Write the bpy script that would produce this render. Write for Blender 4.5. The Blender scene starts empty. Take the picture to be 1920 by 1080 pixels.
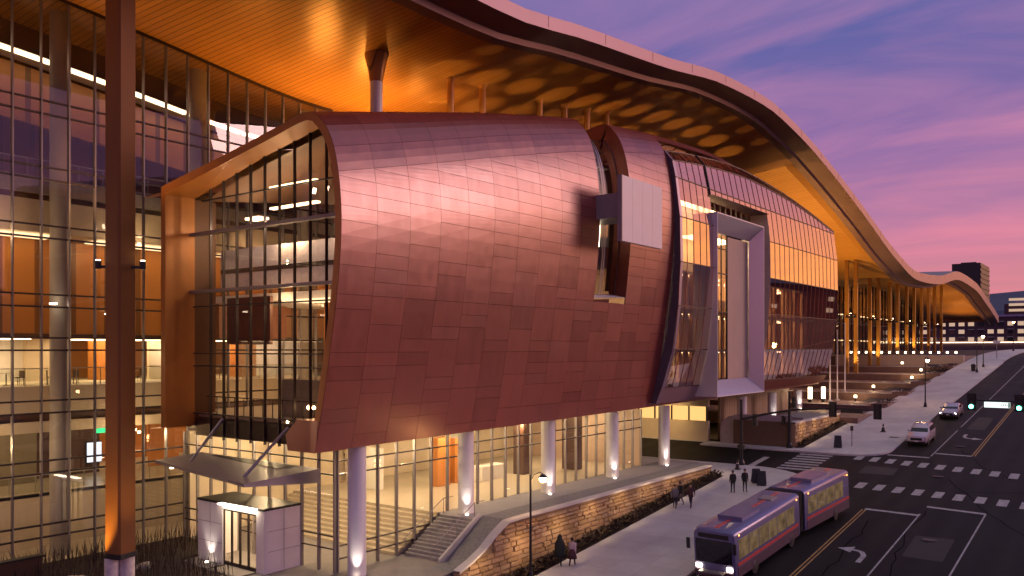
import bpy, bmesh, math, random
from mathutils import Vector, Matrix
random.seed(7)
R = math.radians
scene = bpy.context.scene
col = scene.collection

# ------------------------------------------------------------------ camera
CA, SA = 0.8018, 0.5976                      # view axis in the ground plane
cam_d = bpy.data.cameras.new('camera')
cam_d.sensor_width = 36.0
cam_d.lens = 36.0 * 1574.0 / 1920.0
cam_d.shift_x = 0.0
cam_d.shift_y = 115.0 / 1920.0               # horizon lies below the middle of the frame
cam_d.clip_start = 0.1
cam_d.clip_end = 9000.0
cam = bpy.data.objects.new('camera', cam_d)
col.objects.link(cam)
cam.location = (0, 0, 0)
fw = Vector((CA, SA, 0)); rt = Vector((SA, -CA, 0)); up = Vector((0, 0, 1))
cam.rotation_euler = Matrix((rt, up, -fw)).transposed().to_euler()
scene.camera = cam

# ------------------------------------------------------------------ render look
scene.view_settings.view_transform = 'Standard'
scene.view_settings.look = 'None'
scene.view_settings.exposure = 0.18
scene.view_settings.gamma = 1.0
scene.view_settings.use_curve_mapping = False
scene.render.engine = 'CYCLES'
scene.cycles.use_denoising = True
scene.cycles.max_bounces = 6
scene.cycles.diffuse_bounces = 3
scene.cycles.glossy_bounces = 4
scene.cycles.transparent_max_bounces = 20
scene.cycles.sample_clamp_indirect = 4.0
scene.cycles.caustics_reflective = False
scene.cycles.caustics_refractive = False

# ------------------------------------------------------------------ node helper
class NT:
    def __init__(self, tree):
        self.t = tree
        tree.nodes.clear()
    def n(self, typ, **kw):
        nd = self.t.nodes.new(typ)
        for k, v in kw.items():
            if k.startswith('i_'):
                nd.inputs[k[2:].replace('_', ' ')].default_value = v
            elif k.startswith('x_'):
                nd.inputs[int(k[2:])].default_value = v
            else:
                setattr(nd, k, v)
        return nd
    def l(self, a, b):
        self.t.links.new(a, b)
    def math(self, op, a, b=None, clamp=False):
        nd = self.n('ShaderNodeMath', operation=op)
        nd.use_clamp = clamp
        for i, x in enumerate((a, b)):
            if x is None: continue
            if hasattr(x, 'links'): self.l(x, nd.inputs[i])
            else: nd.inputs[i].default_value = x
        return nd.outputs[0]
    def mix(self, fac, a, b, mode='MIX'):
        nd = self.n('ShaderNodeMix', data_type='RGBA', blend_type=mode)
        for sock, x in ((nd.inputs[0], fac), (nd.inputs[6], a), (nd.inputs[7], b)):
            if hasattr(x, 'links'): self.l(x, sock)
            else: sock.default_value = x if not isinstance(x, tuple) or len(x) == 4 else (*x, 1)
        return nd.outputs[2]
    def ramp(self, fac, stops, interp='LINEAR'):
        nd = self.n('ShaderNodeValToRGB')
        cr = nd.color_ramp; cr.interpolation = interp
        while len(cr.elements) > 1: cr.elements.remove(cr.elements[-1])
        for i, (p, c) in enumerate(stops):
            e = cr.elements[0] if i == 0 else cr.elements.new(p)
            e.position = p
            e.color = (*c, 1) if len(c) == 3 else c
        self.l(fac, nd.inputs[0])
        return nd.outputs[0]

# ------------------------------------------------------------------ dusk sky
world = bpy.data.worlds.new('World'); scene.world = world
world.use_nodes = True
w = NT(world.node_tree)
tc = w.n('ShaderNodeTexCoord'); sx = w.n('ShaderNodeSeparateXYZ'); w.l(tc.outputs['Generated'], sx.inputs[0])
elev = w.math('MULTIPLY', w.math('ARCSINE', sx.outputs[2]), 2 / math.pi)        # 0 horizon, 1 zenith
elev = w.math('MAXIMUM', elev, 0.0)
base = w.ramp(elev, [(0.0, (.64, .22, .23)), (.05, (.58, .21, .26)), (.087, (.42, .18, .32)), (.14, (.27, .145, .34)),
                     (.18, (.165, .125, .335)), (.23, (.095, .11, .33)), (.4, (.17, .17, .36)), (.6, (.33, .32, .42)), (1.0, (.43, .42, .47))])
GA = R(-28)                                                                      # where the sun went down
gd = w.n('ShaderNodeVectorMath', operation='DOT_PRODUCT'); gd.inputs[1].default_value = (math.cos(GA), math.sin(GA), 0)
w.l(tc.outputs['Generated'], gd.inputs[0])
glow_az = w.n('ShaderNodeMapRange', interpolation_type='SMOOTHSTEP'); w.l(gd.outputs['Value'], glow_az.inputs[0])
glow_az.inputs[1].default_value = 0.845; glow_az.inputs[2].default_value = 0.98
warm = w.ramp(elev, [(0.0, (2.3, .85, .24)), (.105, (2.1, .78, .24)), (.145, (1.6, .56, .34)), (.20, (1.25, .48, .47)), (.26, (1.08, .48, .58)), (.34, (.82, .42, .64)),
                     (.48, (.66, .41, .58)), (.68, (.50, .41, .50)), (1.0, (.43, .42, .47))])
skyc = w.mix(glow_az.outputs[0], base, warm)
# streaky clouds
pz = w.math('ADD', sx.outputs[2], 0.13)
cx = w.math('DIVIDE', sx.outputs[0], pz); cy = w.math('DIVIDE', sx.outputs[1], pz)
cv = w.n('ShaderNodeCombineXYZ'); w.l(cx, cv.inputs[0]); w.l(cy, cv.inputs[1])
mp = w.n('ShaderNodeMapping'); w.l(cv.outputs[0], mp.inputs[0])
mp.inputs['Rotation'].default_value = (0, 0, R(-38)); mp.inputs['Scale'].default_value = (1.0, .42, 1)
nz = w.n('ShaderNodeTexNoise', i_Scale=1.7, i_Detail=8.0, i_Roughness=.55, i_Distortion=.6); w.l(mp.outputs[0], nz.inputs['Vector'])
cm = w.ramp(nz.outputs['Fac'], [(.42, (0, 0, 0)), (.68, (1, 1, 1))])
cloudc = w.ramp(elev, [(0.0, (.80, .24, .22)), (.06, (.70, .22, .30)), (.15, (.56, .22, .36)), (.25, (.36, .19, .38)), (1, (.16, .12, .29))])
cf = w.math('MULTIPLY', cm, .9)
cf = w.math('MULTIPLY', cf, w.ramp(elev, [(0, (.5,) * 3), (.05, (1,) * 3), (.45, (.8,) * 3), (.8, (.3,) * 3)]))
cf2 = w.math('MULTIPLY', cf, w.math('SUBTRACT', 1.0, w.math('MULTIPLY', glow_az.outputs[0], .7)))
skyc = w.mix(cf2, skyc, cloudc)
bgn = w.n('ShaderNodeBackground'); w.l(skyc, bgn.inputs[0]); bgn.inputs[1].default_value = 1.0
wo = w.n('ShaderNodeOutputWorld'); w.l(bgn.outputs[0], wo.inputs[0])

# last soft afterglow of the sun that has just set
sun_d = bpy.data.lights.new('sun', 'SUN'); sun_d.energy = 0.85; sun_d.angle = R(20); sun_d.color = (1.0, .60, .55)
sun = bpy.data.objects.new('sun', sun_d); col.objects.link(sun)
sun.rotation_euler = Vector((-math.cos(R(-46)) * math.cos(R(16)), -math.sin(R(-46)) * math.cos(R(16)), -math.sin(R(16)))).to_track_quat('-Z', 'Y').to_euler()

# ------------------------------------------------------------------ mesh helpers
ORG = {}
def org(o): return ORG.get(o.name, Vector((0, 0, 0))) if o else Vector((0, 0, 0))

class MB:
    def __init__(self): self.v = []; self.f = []; self.uvs = None
    def add(self, vs, fs):
        b = len(self.v); self.v += [tuple(p) for p in vs]; self.f += [tuple(i + b for i in q) for q in fs]; return self
    def box(self, x0, x1, y0, y1, z0, z1):
        return self.add([(x0, y0, z0), (x1, y0, z0), (x1, y1, z0), (x0, y1, z0), (x0, y0, z1), (x1, y0, z1), (x1, y1, z1), (x0, y1, z1)],
                        [(0, 3, 2, 1), (4, 5, 6, 7), (0, 1, 5, 4), (1, 2, 6, 5), (2, 3, 7, 6), (3, 0, 4, 7)])
    def bar(self, a, b, w_, h_=None, upv=(0, 0, 1)):
        a = Vector(a); b = Vector(b); h_ = h_ or w_
        d = (b - a).normalized(); u = Vector(upv)
        if abs(d.dot(u)) > .98: u = Vector((1, 0, 0))
        s = d.cross(u).normalized(); u = s.cross(d)
        vs = []
        for p in (a, b):
            for i, j in ((-1, -1), (1, -1), (1, 1), (-1, 1)): vs.append(p + s * (w_ / 2 * i) + u * (h_ / 2 * j))
        return self.add(vs, [(0, 1, 2, 3), (7, 6, 5, 4), (0, 4, 5, 1), (1, 5, 6, 2), (2, 6, 7, 3), (3, 7, 4, 0)])
    def tube(self, pts, rad, n=8, caps=True):
        pts = [Vector(p) for p in pts]; rads = rad if isinstance(rad, (list, tuple)) else [rad] * len(pts)
        vs = []; fs = []
        for i, p in enumerate(pts):
            d = (pts[min(i + 1, len(pts) - 1)] - pts[max(i - 1, 0)]).normalized()
            u = Vector((0, 0, 1)) if abs(d.z) < .95 else Vector((1, 0, 0))
            s = d.cross(u).normalized(); t = s.cross(d)
            for k in range(n):
                a = 2 * math.pi * k / n
                vs.append(p + (s * math.cos(a) + t * math.sin(a)) * rads[i])
        for i in range(len(pts) - 1):
            for k in range(n):
                k2 = (k + 1) % n
                fs.append((i * n + k, (i + 1) * n + k, (i + 1) * n + k2, i * n + k2))
        if caps:
            fs.append(tuple(range(n))); fs.append(tuple(reversed(range((len(pts) - 1) * n, len(pts) * n))))
        return self.add(vs, fs)
    def lathe(self, c, prof, n=16):
        c = Vector(c); vs = []; fs = []
        for r, z in prof:
            for k in range(n):
                a = 2 * math.pi * k / n
                vs.append((c.x + r * math.cos(a), c.y + r * math.sin(a), c.z + z))
        for i in range(len(prof) - 1):
            for k in range(n):
                k2 = (k + 1) % n
                fs.append((i * n + k, i * n + k2, (i + 1) * n + k2, (i + 1) * n + k))
        fs.append(tuple(reversed(range(n)))); fs.append(tuple(range((len(prof) - 1) * n, len(prof) * n)))
        return self.add(vs, fs)
    def prism(self, poly, z0, z1):
        n = len(poly)
        vs = [(x, y, z0) for x, y in poly] + [(x, y, z1) for x, y in poly]
        fs = [tuple(reversed(range(n))), tuple(range(n, 2 * n))] + [(i, (i + 1) % n, n + (i + 1) % n, n + i) for i in range(n)]
        return self.add(vs, fs)
    def grid(self, rows):
        n = len(rows[0]); vs = [p for r in rows for p in r]; fs = []
        for i in range(len(rows) - 1):
            for j in range(n - 1): fs.append((i * n + j, i * n + j + 1, (i + 1) * n + j + 1, (i + 1) * n + j))
        return self.add(vs, fs)
    def sphere(self, c, r, n=10, sc=(1, 1, 1)):
        m = n // 2; prof = [(max(r * math.sin(math.pi * i / m), 1e-4), -r * math.cos(math.pi * i / m)) for i in range(m + 1)]
        b = len(self.v); self.lathe((0, 0, 0), prof, n)
        for i in range(b, len(self.v)):
            x, y, z = self.v[i]; self.v[i] = (x * sc[0] + c[0], y * sc[1] + c[1], z * sc[2] + c[2])
        return self
    def mesh(self, name, mats, o=Vector((0, 0, 0)), smooth=False, fix=True):
        me = bpy.data.meshes.new(name)
        me.from_pydata([(x - o.x, y - o.y, z - o.z) for x, y, z in self.v], [], self.f)
        if not isinstance(mats, (list, tuple)): mats = [mats]
        for m in mats: me.materials.append(m)
        if fix:
            bm = bmesh.new(); bm.from_mesh(me); bmesh.ops.recalc_face_normals(bm, faces=bm.faces); bm.to_mesh(me); bm.free()
        if smooth:
            for p in me.polygons: p.use_smooth = True
        return me
    def build(self, name, mats, parent=None, smooth=False, fix=True, at=None, **props):
        o0 = org(parent) if parent else (Vector(at) if at else Vector((0, 0, 0)))
        me = self.mesh(name, mats, o0, smooth, fix)
        ob = bpy.data.objects.new(name, me); col.objects.link(ob)
        if parent: ob.parent = parent; ORG[ob.name] = o0
        else: ob.location = o0; ORG[ob.name] = o0
        for k, v in props.items(): ob[k] = v
        return ob

def smooth_angle(ob, deg=35):
    me = ob.data
    for p in me.polygons: p.use_smooth = True
    try: me.set_sharp_from_angle(angle=R(deg))
    except Exception: pass
    return ob

def tag(o, label=None, cat=None, group=None, kind=None):
    if label: o['label'] = label
    if cat: o['category'] = cat
    if group: o['group'] = group
    if kind: o['kind'] = kind
    return o
def thing(name, loc, label, cat, group=None):
    o = bpy.data.objects.new(name, None); col.objects.link(o); o.location = loc; o.empty_display_size = .3
    ORG[o.name] = Vector(loc)
    return tag(o, label, cat, group)
def inst(name, me, parent, loc=(0, 0, 0), rot=None):
    o = bpy.data.objects.new(name, me); col.objects.link(o); o.parent = parent
    o.location = Vector(loc) - org(parent)
    if rot: o.rotation_euler = rot
    return o
def copy_tree(o, parent=None):
    c = o.copy(); col.objects.link(c)
    if parent: c.parent = parent
    for ch in list(o.children): copy_tree(ch, c)
    return c
def lerp(a, b, t): return a + (b - a) * t
def table(pts):
    xs = [p[0] for p in pts]; ys = [p[1] for p in pts]; n = len(xs)
    ms = []
    for i in range(n):
        if i == 0: ms.append((ys[1] - ys[0]) / (xs[1] - xs[0]))
        elif i == n - 1: ms.append((ys[-1] - ys[-2]) / (xs[-1] - xs[-2]))
        else:
            a = (ys[i] - ys[i - 1]) / (xs[i] - xs[i - 1]); b = (ys[i + 1] - ys[i]) / (xs[i + 1] - xs[i])
            ms.append(0 if a * b <= 0 else 2 * a * b / (a + b))
    def f(x):
        if x <= xs[0]: return ys[0]
        if x >= xs[-1]: return ys[-1]
        i = max(k for k in range(n - 1) if xs[k] <= x)
        h = xs[i + 1] - xs[i]; t = (x - xs[i]) / h
        return (ys[i] * (1 + 2 * t) * (1 - t) ** 2 + ms[i] * h * t * (1 - t) ** 2 + ys[i + 1] * t * t * (3 - 2 * t) + ms[i + 1] * h * t * t * (t - 1))
    return f

# ------------------------------------------------------------------ materials
def mat(name):
    m = bpy.data.materials.new(name); m.use_nodes = True
    return m, NT(m.node_tree)
def out(t, sock):
    o = t.n('ShaderNodeOutputMaterial'); t.l(sock, o.inputs[0])
def simple(name, c, rough=.6, metal=0.0, var=.12, scale=3.0, bump=0.0, rnd=0.0, island=False, spec=.5, coat=0.0):
    m, t = mat(name)
    p = t.n('ShaderNodeBsdfPrincipled', i_Roughness=rough, i_Metallic=metal)
    p.inputs['Specular IOR Level'].default_value = spec
    p.inputs['Coat Weight'].default_value = coat
    g = t.n('ShaderNodeNewGeometry')
    nz = t.n('ShaderNodeTexNoise', i_Scale=scale, i_Detail=5.0, i_Roughness=.6); t.l(g.outputs['Position'], nz.inputs['Vector'])
    lo = tuple(x * (1 - var) for x in c); hi = tuple(min(1, x * (1 + var)) for x in c)
    cc = t.ramp(nz.outputs['Fac'], [(.3, lo), (.7, hi)])
    if rnd:
        if island: r = g.outputs['Random Per Island']
        else: r = t.n('ShaderNodeObjectInfo').outputs['Random']
        k = t.ramp(r, [(0, (1 - rnd,) * 3), (1, (1 + rnd,) * 3)])
        cc = t.mix(1.0, cc, k, 'MULTIPLY')
    t.l(cc, p.inputs['Base Color'])
    if bump:
        b = t.n('ShaderNodeBump', i_Strength=bump, i_Distance=.05); t.l(nz.outputs['Fac'], b.inputs['Height']); t.l(b.outputs[0], p.inputs['Normal'])
    rr = t.math('ADD', t.math('MULTIPLY', nz.outputs['Fac'], .16), rough - .08, clamp=True); t.l(rr, p.inputs['Roughness'])
    out(t, p.outputs[0])
    return m
def emit(name, c, s):
    m, t = mat(name); e = t.n('ShaderNodeEmission'); e.inputs[0].default_value = (*c, 1); e.inputs[1].default_value = s
    out(t, e.outputs[0]); return m
def glass(name, tint, refl0, rough=.01, power=1.0, wave=0.0, reflc=(1, 1, 1)):
    m, t = mat(name)
    tr = t.n('ShaderNodeBsdfTransparent'); tr.inputs[0].default_value = (*tint, 1)
    gl = t.n('ShaderNodeBsdfAnisotropic' if False else 'ShaderNodeBsdfGlossy', i_Roughness=rough); gl.inputs[0].default_value = (*reflc, 1)
    lw = t.n('ShaderNodeLayerWeight', i_Blend=.5)
    f = t.math('POWER', lw.outputs['Facing'], 4.0)
    f = t.math('ADD', t.math('MULTIPLY', f, (1 - refl0) * power), refl0, clamp=True)
    if wave:
        g = t.n('ShaderNodeNewGeometry'); nz = t.n('ShaderNodeTexNoise', i_Scale=.5, i_Detail=1.0); t.l(g.outputs['Position'], nz.inputs['Vector'])
        b = t.n('ShaderNodeBump', i_Strength=wave, i_Distance=.1); t.l(nz.outputs['Fac'], b.inputs['Height']); t.l(b.outputs[0], gl.inputs['Normal'])
    mx = t.n('ShaderNodeMixShader'); t.l(f, mx.inputs[0]); t.l(tr.outputs[0], mx.inputs[1]); t.l(gl.outputs[0], mx.inputs[2])
    out(t, mx.outputs[0]); return m

def copper(name, island):
    m, t = mat(name)
    p = t.n('ShaderNodeBsdfPrincipled', i_Metallic=.24, i_Roughness=.38, i_IOR=2.45)
    g = t.n('ShaderNodeNewGeometry')
    r = g.outputs['Random Per Island'] if island else t.n('ShaderNodeObjectInfo').outputs['Random']
    c = t.ramp(r, [(0, (.265, .046, .023)), (.3, (.31, .055, .028)), (.75, (.335, .060, .030)), (1, (.28, .048, .025))])
    mp = t.n('ShaderNodeMapping'); mp.inputs['Scale'].default_value = (.6, .6, .12); t.l(g.outputs['Position'], mp.inputs[0])
    nz = t.n('ShaderNodeTexNoise', i_Scale=3.5, i_Detail=6.0, i_Roughness=.65); t.l(mp.outputs[0], nz.inputs['Vector'])
    k = t.ramp(nz.outputs['Fac'], [(.3, (.88,) * 3), (.7, (1.1,) * 3)])
    t.l(t.mix(1.0, c, k, 'MULTIPLY'), p.inputs['Base Color'])
    t.l(t.math('ADD', t.math('MULTIPLY', nz.outputs['Fac'], .14), t.math('ADD', t.math('MULTIPLY', r, .05), .25)), p.inputs['Roughness'])
    wv = t.n('ShaderNodeTexNoise', i_Scale=.9, i_Detail=1.0); t.l(g.outputs['Position'], wv.inputs['Vector'])
    b = t.n('ShaderNodeBump', i_Strength=.22, i_Distance=.06); t.l(t.math('ADD', wv.outputs['Fac'], t.math('MULTIPLY', nz.outputs['Fac'], .15)), b.inputs['Height']); t.l(b.outputs[0], p.inputs['Normal'])
    out(t, p.outputs[0]); return m

def planks(name, c1, c2, axis, pitch, rough, metal=0.0, depth=.02):
    m, t = mat(name)
    p = t.n('ShaderNodeBsdfPrincipled', i_Roughness=rough, i_Metallic=metal)
    g = t.n('ShaderNodeNewGeometry'); s = t.n('ShaderNodeSeparateXYZ'); t.l(g.outputs['Position'], s.inputs[0])
    x = t.math('DIVIDE', s.outputs[axis], pitch)
    fr = t.math('FRACT', x); fl = t.math('FLOOR', x)
    wn = t.n('ShaderNodeTexWhiteNoise', noise_dimensions='1D'); t.l(fl, wn.inputs['W'])
    mp = t.n('ShaderNodeMapping'); sc = [.25, .25, .25]; sc[axis] = 5; mp.inputs['Scale'].default_value = sc; t.l(g.outputs['Position'], mp.inputs[0])
    nz = t.n('ShaderNodeTexNoise', i_Scale=2.0, i_Detail=5.0); t.l(mp.outputs[0], nz.inputs['Vector'])
    f = t.math('ADD', t.math('MULTIPLY', wn.outputs['Value'], .5), t.math('MULTIPLY', nz.outputs['Fac'], .5))
    c = t.mix(f, c1, c2)
    gap = t.math('LESS_THAN', fr, .16)
    c = t.mix(t.math('MULTIPLY', gap, .8), c, tuple(.25 * a for a in c1))
    t.l(c, p.inputs['Base Color'])
    b = t.n('ShaderNodeBump', i_Strength=.6, i_Distance=depth); t.l(t.math('SUBTRACT', 1.0, gap), b.inputs['Height']); t.l(b.outputs[0], p.inputs['Normal'])
    out(t, p.outputs[0]); return m

M = {}
M['copper'] = copper('copper_sheet', False)
M['copper_i'] = copper('copper_sheet_far', True)
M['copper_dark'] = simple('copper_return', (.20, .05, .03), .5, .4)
M['seam'] = simple('shell_backing', (.12, .028, .016), .8)
M['lining'] = simple('ochre_lining', (.44, .175, .038), .42, .15, var=.1, scale=1.0)
M['soffit'] = planks('soffit_boards', (.33, .135, .026), (.46, .20, .042), 0, .42, .33, .25)
M['soffit_far'] = planks('soffit_boards_far', (.42, .20, .035), (.52, .26, .05), 0, .6, .38, .3)
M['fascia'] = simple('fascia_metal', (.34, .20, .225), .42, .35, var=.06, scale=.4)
M['fascia_shaded'] = simple('fascia_underside', (.15, .085, .09), .42, .4, var=.08, scale=.4)  # darker fascia copy, underside shade put into the colour
M['roof_top'] = simple('roof_membrane', (.25, .22, .23), .7)
M['concrete'] = simple('pale_concrete', (.52, .50, .50), .62, var=.08, scale=1.2, bump=.1)
M['column'] = simple('column_paint', (.76, .74, .74), .4, var=.05, scale=.8)
M['int_column'] = simple('interior_column', (.42, .38, .33), .5, var=.08, scale=.6)
M['white'] = simple('white_panel', (.83, .79, .79), .4, var=.04, scale=.7)
M['reveal'] = simple('reveal_metal', (.66, .62, .66), .22, .35, var=.03)
M['white_in'] = simple('white_plaster', (.78, .75, .70), .6, var=.04)
M['cream'] = simple('cream_plaster', (.62, .52, .38), .6, var=.08, scale=.6)
M['tan'] = simple('tan_panel', (.50, .37, .29), .55, var=.08, scale=.5)
M['olive'] = simple('olive_wall', (.20, .17, .11), .6, var=.12, scale=.6)
M['wood'] = planks('orange_wood_wall', (.46, .17, .03), (.56, .23, .05), 0, 2.2, .42, 0, .01)
M['wood2'] = simple('orange_panel', (.50, .19, .04), .45, var=.1, scale=.7)
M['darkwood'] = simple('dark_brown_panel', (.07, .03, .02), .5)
M['floor_in'] = simple('terrazzo_floor', (.50, .43, .33), .32, var=.08, scale=2.0)
M['mull'] = simple('mullion_metal', (.26, .235, .24), .42, .5, var=.06)
M['mull_dark'] = simple('transom_dark', (.045, .03, .03), .45, .3)
M['dark'] = simple('dark_painted_metal', (.02, .02, .022), .45, .2)
M['grey'] = simple('canopy_metal', (.30, .275, .29), .45, .35, var=.08, scale=1.0)
M['bus_side'] = simple('bus_paint', (.15, .15, .31), .40, .3, var=.03, coat=.4)
M['bus_low'] = simple('bus_skirt', (.10, .06, .09), .4, .1)
M['red'] = simple('red_stripe', (.55, .07, .06), .35)
M['car_white'] = simple('car_paint', (.62, .53, .56), .25, .15, var=.02, coat=.6)
M['car_silver'] = simple('car_paint_silver', (.48, .43, .49), .28, .4, var=.02, coat=.6)
M['car_glass'] = simple('car_glass', (.012, .012, .02), .08, 0, var=.02)
M['tyre'] = simple('tyre_rubber', (.015, .015, .015), .8)
M['rim'] = simple('wheel_rim', (.14, .14, .15), .35, .8)
M['skin'] = simple('skin', (.40, .24, .18), .5)
M['hair'] = simple('hair', (.03, .018, .012), .6)
M['soil'] = simple('planting_soil', (.035, .022, .018), .95, var=.4, scale=4, bump=.6)
M['shrub'] = simple('winter_shrub', (.055, .035, .024), .9, var=.4, scale=6)
M['gravel'] = simple('terrace_gravel', (.20, .20, .21), .9, var=.25, scale=6, bump=.4)
M['brownpave'] = simple('plaza_pavers', (.17, .10, .085), .6, var=.2, scale=.8)
M['hill'] = simple('far_hill', (.06, .075, .12), .9)
M['tower'] = simple('tower_cladding', (.018, .018, .022), .5)
M['towerside'] = simple('tower_cladding_side', (.05, .04, .045), .5)
M['brickdark'] = simple('far_brick', (.07, .035, .05), .8)
M['parapet'] = simple('far_parapet', (.30, .25, .42), .6)
M['glass'] = glass('wall_glass', (.80, .78, .74), .10, .008, .9, .0)
M['glass_end'] = glass('gable_glass', (.80, .74, .70), .05, .01, .5)
M['glass_low'] = glass('lobby_glass', (.90, .88, .84), .04, .01, .4)
M['glass_bay'] = glass('coated_glass', (.62, .48, .42), .40, .018, .5, .03, (1, .92, .92))
M['glass_far'] = glass('far_glass', (.5, .42, .35), .25, .03, .7)
M['rail_glass'] = glass('rail_glass', (.80, .84, .78), .05)
M['lamp'] = emit('warm_lamp', (1.0, .62, .30), 30)
M['lampw'] = emit('white_lamp', (1.0, .80, .58), 14)
M['strip'] = emit('strip_light', (1.0, .72, .44), 5)
M['ceil'] = emit('ceiling_panel', (1.0, .66, .36), 2.4)
M['ceil_hi'] = emit('ceiling_panel_bright', (1.0, .72, .40), 7.5)
M['streetlamp'] = emit('sodium_lamp', (1.0, .56, .20), 55)
M['bollard'] = emit('bollard_lamp', (1.0, .72, .42), 12)
M['win_lit'] = emit('lit_window', (1.0, .66, .46), .55)
M['win_gold'] = emit('gold_window', (1.0, .55, .18), 1.1)
M['head'] = emit('headlight', (1.0, .80, .50), 22)
M['headw'] = emit('car_headlight', (1.0, .88, .84), 6)
M['tail'] = emit('marker_lamp', (1.0, .32, .06), 5)
M['green'] = emit('green_signal', (.10, 1.0, .55), 14)
M['signlit'] = emit('lit_sign_face', (.85, 1.0, .93), 1.15)
M['signgreen'] = simple('sign_green', (.02, .34, .22), .4)

def lit_glass(name, c, s_):
    m, t = mat(name); e = t.n('ShaderNodeEmission'); g = t.n('ShaderNodeNewGeometry'); nz = t.n('ShaderNodeTexNoise', i_Scale=1.6, i_Detail=3.0); t.l(g.outputs['Position'], nz.inputs['Vector'])
    t.l(t.ramp(nz.outputs['Fac'], [(.25, tuple(.25 * x for x in c)), (.8, c)]), e.inputs[0]); e.inputs[1].default_value = s_
    gl = t.n('ShaderNodeBsdfGlossy', i_Roughness=.05); lw = t.n('ShaderNodeLayerWeight', i_Blend=.35); mx = t.n('ShaderNodeMixShader')
    t.l(lw.outputs['Fresnel'], mx.inputs[0]); t.l(e.outputs[0], mx.inputs[1]); t.l(gl.outputs[0], mx.inputs[2]); out(t, mx.outputs[0]); return m
M['bus_win'] = lit_glass('bus_window_glow', (1.0, .62, .32), .22)  # warm glow put into the panes to suggest a lit interior
M['exit'] = emit('exit_green', (.05, 1.0, .30), 1.6)
M['screen'] = emit('screen_face', (.80, .86, 1.0), 1.6)

def stone_mat(name, island):
    m, t = mat(name); p = t.n('ShaderNodeBsdfPrincipled', i_Roughness=.85)
    g = t.n('ShaderNodeNewGeometry')
    r = g.outputs['Random Per Island'] if island else t.n('ShaderNodeObjectInfo').outputs['Random']
    c = t.ramp(r, [(0, (.27, .17, .08)), (.3, (.37, .24, .12)), (.6, (.42, .27, .15)), (.85, (.31, .21, .12)), (1, (.50, .35, .21))])
    nz = t.n('ShaderNodeTexNoise', i_Scale=5.0, i_Detail=6.0, i_Roughness=.7); t.l(g.outputs['Position'], nz.inputs['Vector'])
    t.l(t.mix(1.0, c, t.ramp(nz.outputs['Fac'], [(.25, (.75,) * 3), (.75, (1.2,) * 3)]), 'MULTIPLY'), p.inputs['Base Color'])
    b = t.n('ShaderNodeBump', i_Strength=.7, i_Distance=.06); t.l(nz.outputs['Fac'], b.inputs['Height']); t.l(b.outputs[0], p.inputs['Normal'])
    out(t, p.outputs[0]); return m
M['stone'] = stone_mat('wall_stone', False); M['stone_i'] = stone_mat('wall_stone_far', True)

def asphalt():
    m, t = mat('asphalt'); p = t.n('ShaderNodeBsdfPrincipled')
    g = t.n('ShaderNodeNewGeometry')
    a = t.n('ShaderNodeTexNoise', i_Scale=.22, i_Detail=5.0); b = t.n('ShaderNodeTexNoise', i_Scale=30.0, i_Detail=3.0)
    for q in (a, b): t.l(g.outputs['Position'], q.inputs['Vector'])
    f = t.math('ADD', t.math('MULTIPLY', a.outputs['Fac'], .7), t.math('MULTIPLY', b.outputs['Fac'], .3))
    s_ = t.n('ShaderNodeSeparateXYZ'); t.l(g.outputs['Position'], s_.inputs[0])
    wt = t.math('SINE', t.math('MULTIPLY', s_.outputs[1], 2 * math.pi / 1.85)); wt = t.math('MULTIPLY', t.math('ADD', wt, 1.0), .5)
    st = t.n('ShaderNodeTexNoise', i_Scale=.9, i_Detail=6.0, i_Roughness=.7); t.l(g.outputs['Position'], st.inputs['Vector'])
    cc = t.ramp(f, [(.35, (.006, .006, .006)), (.65, (.019, .0185, .018))])
    k = t.math('ADD', t.math('MULTIPLY', t.math('MULTIPLY', wt, st.outputs['Fac']), .9), .75)
    kc = t.n('ShaderNodeCombineXYZ'); [t.l(k, kc.inputs[i]) for i in range(3)]
    t.l(t.mix(1.0, cc, kc.outputs[0], 'MULTIPLY'), p.inputs['Base Color'])
    t.l(t.math('ADD', t.math('MULTIPLY', a.outputs['Fac'], .3), .50), p.inputs['Roughness'])
    p.inputs['Specular IOR Level'].default_value = .12
    bp = t.n('ShaderNodeBump', i_Strength=.3, i_Distance=.02); t.l(b.outputs['Fac'], bp.inputs['Height']); t.l(bp.outputs[0], p.inputs['Normal'])
    out(t, p.outputs[0]); return m
M['asphalt'] = asphalt()
def sidewalk():
    m, t = mat('sidewalk_concrete'); p = t.n('ShaderNodeBsdfPrincipled', i_Roughness=.75)
    g = t.n('ShaderNodeNewGeometry')
    a = t.n('ShaderNodeTexNoise', i_Scale=.3, i_Detail=6.0, i_Roughness=.65); t.l(g.outputs['Position'], a.inputs['Vector'])
    br = t.n('ShaderNodeTexBrick', offset=.0, i_Scale=1.0); br.inputs['Mortar Size'].default_value = .012
    br.inputs['Brick Width'].default_value = 1.8; br.inputs['Row Height'].default_value = 1.8; br.inputs['Mortar Smooth'].default_value = .3
    br.inputs['Color1'].default_value = (.54, .535, .52, 1); br.inputs['Color2'].default_value = (.60, .595, .58, 1); br.inputs['Mortar'].default_value = (.40, .39, .38, 1)
    t.l(g.outputs['Position'], br.inputs['Vector'])
    t.l(t.mix(1.0, br.outputs['Color'], t.ramp(a.outputs['Fac'], [(.3, (.82,) * 3), (.7, (1.1,) * 3)]), 'MULTIPLY'), p.inputs['Base Color'])
    out(t, p.outputs[0]); return m
M['sidewalk'] = sidewalk()
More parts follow.
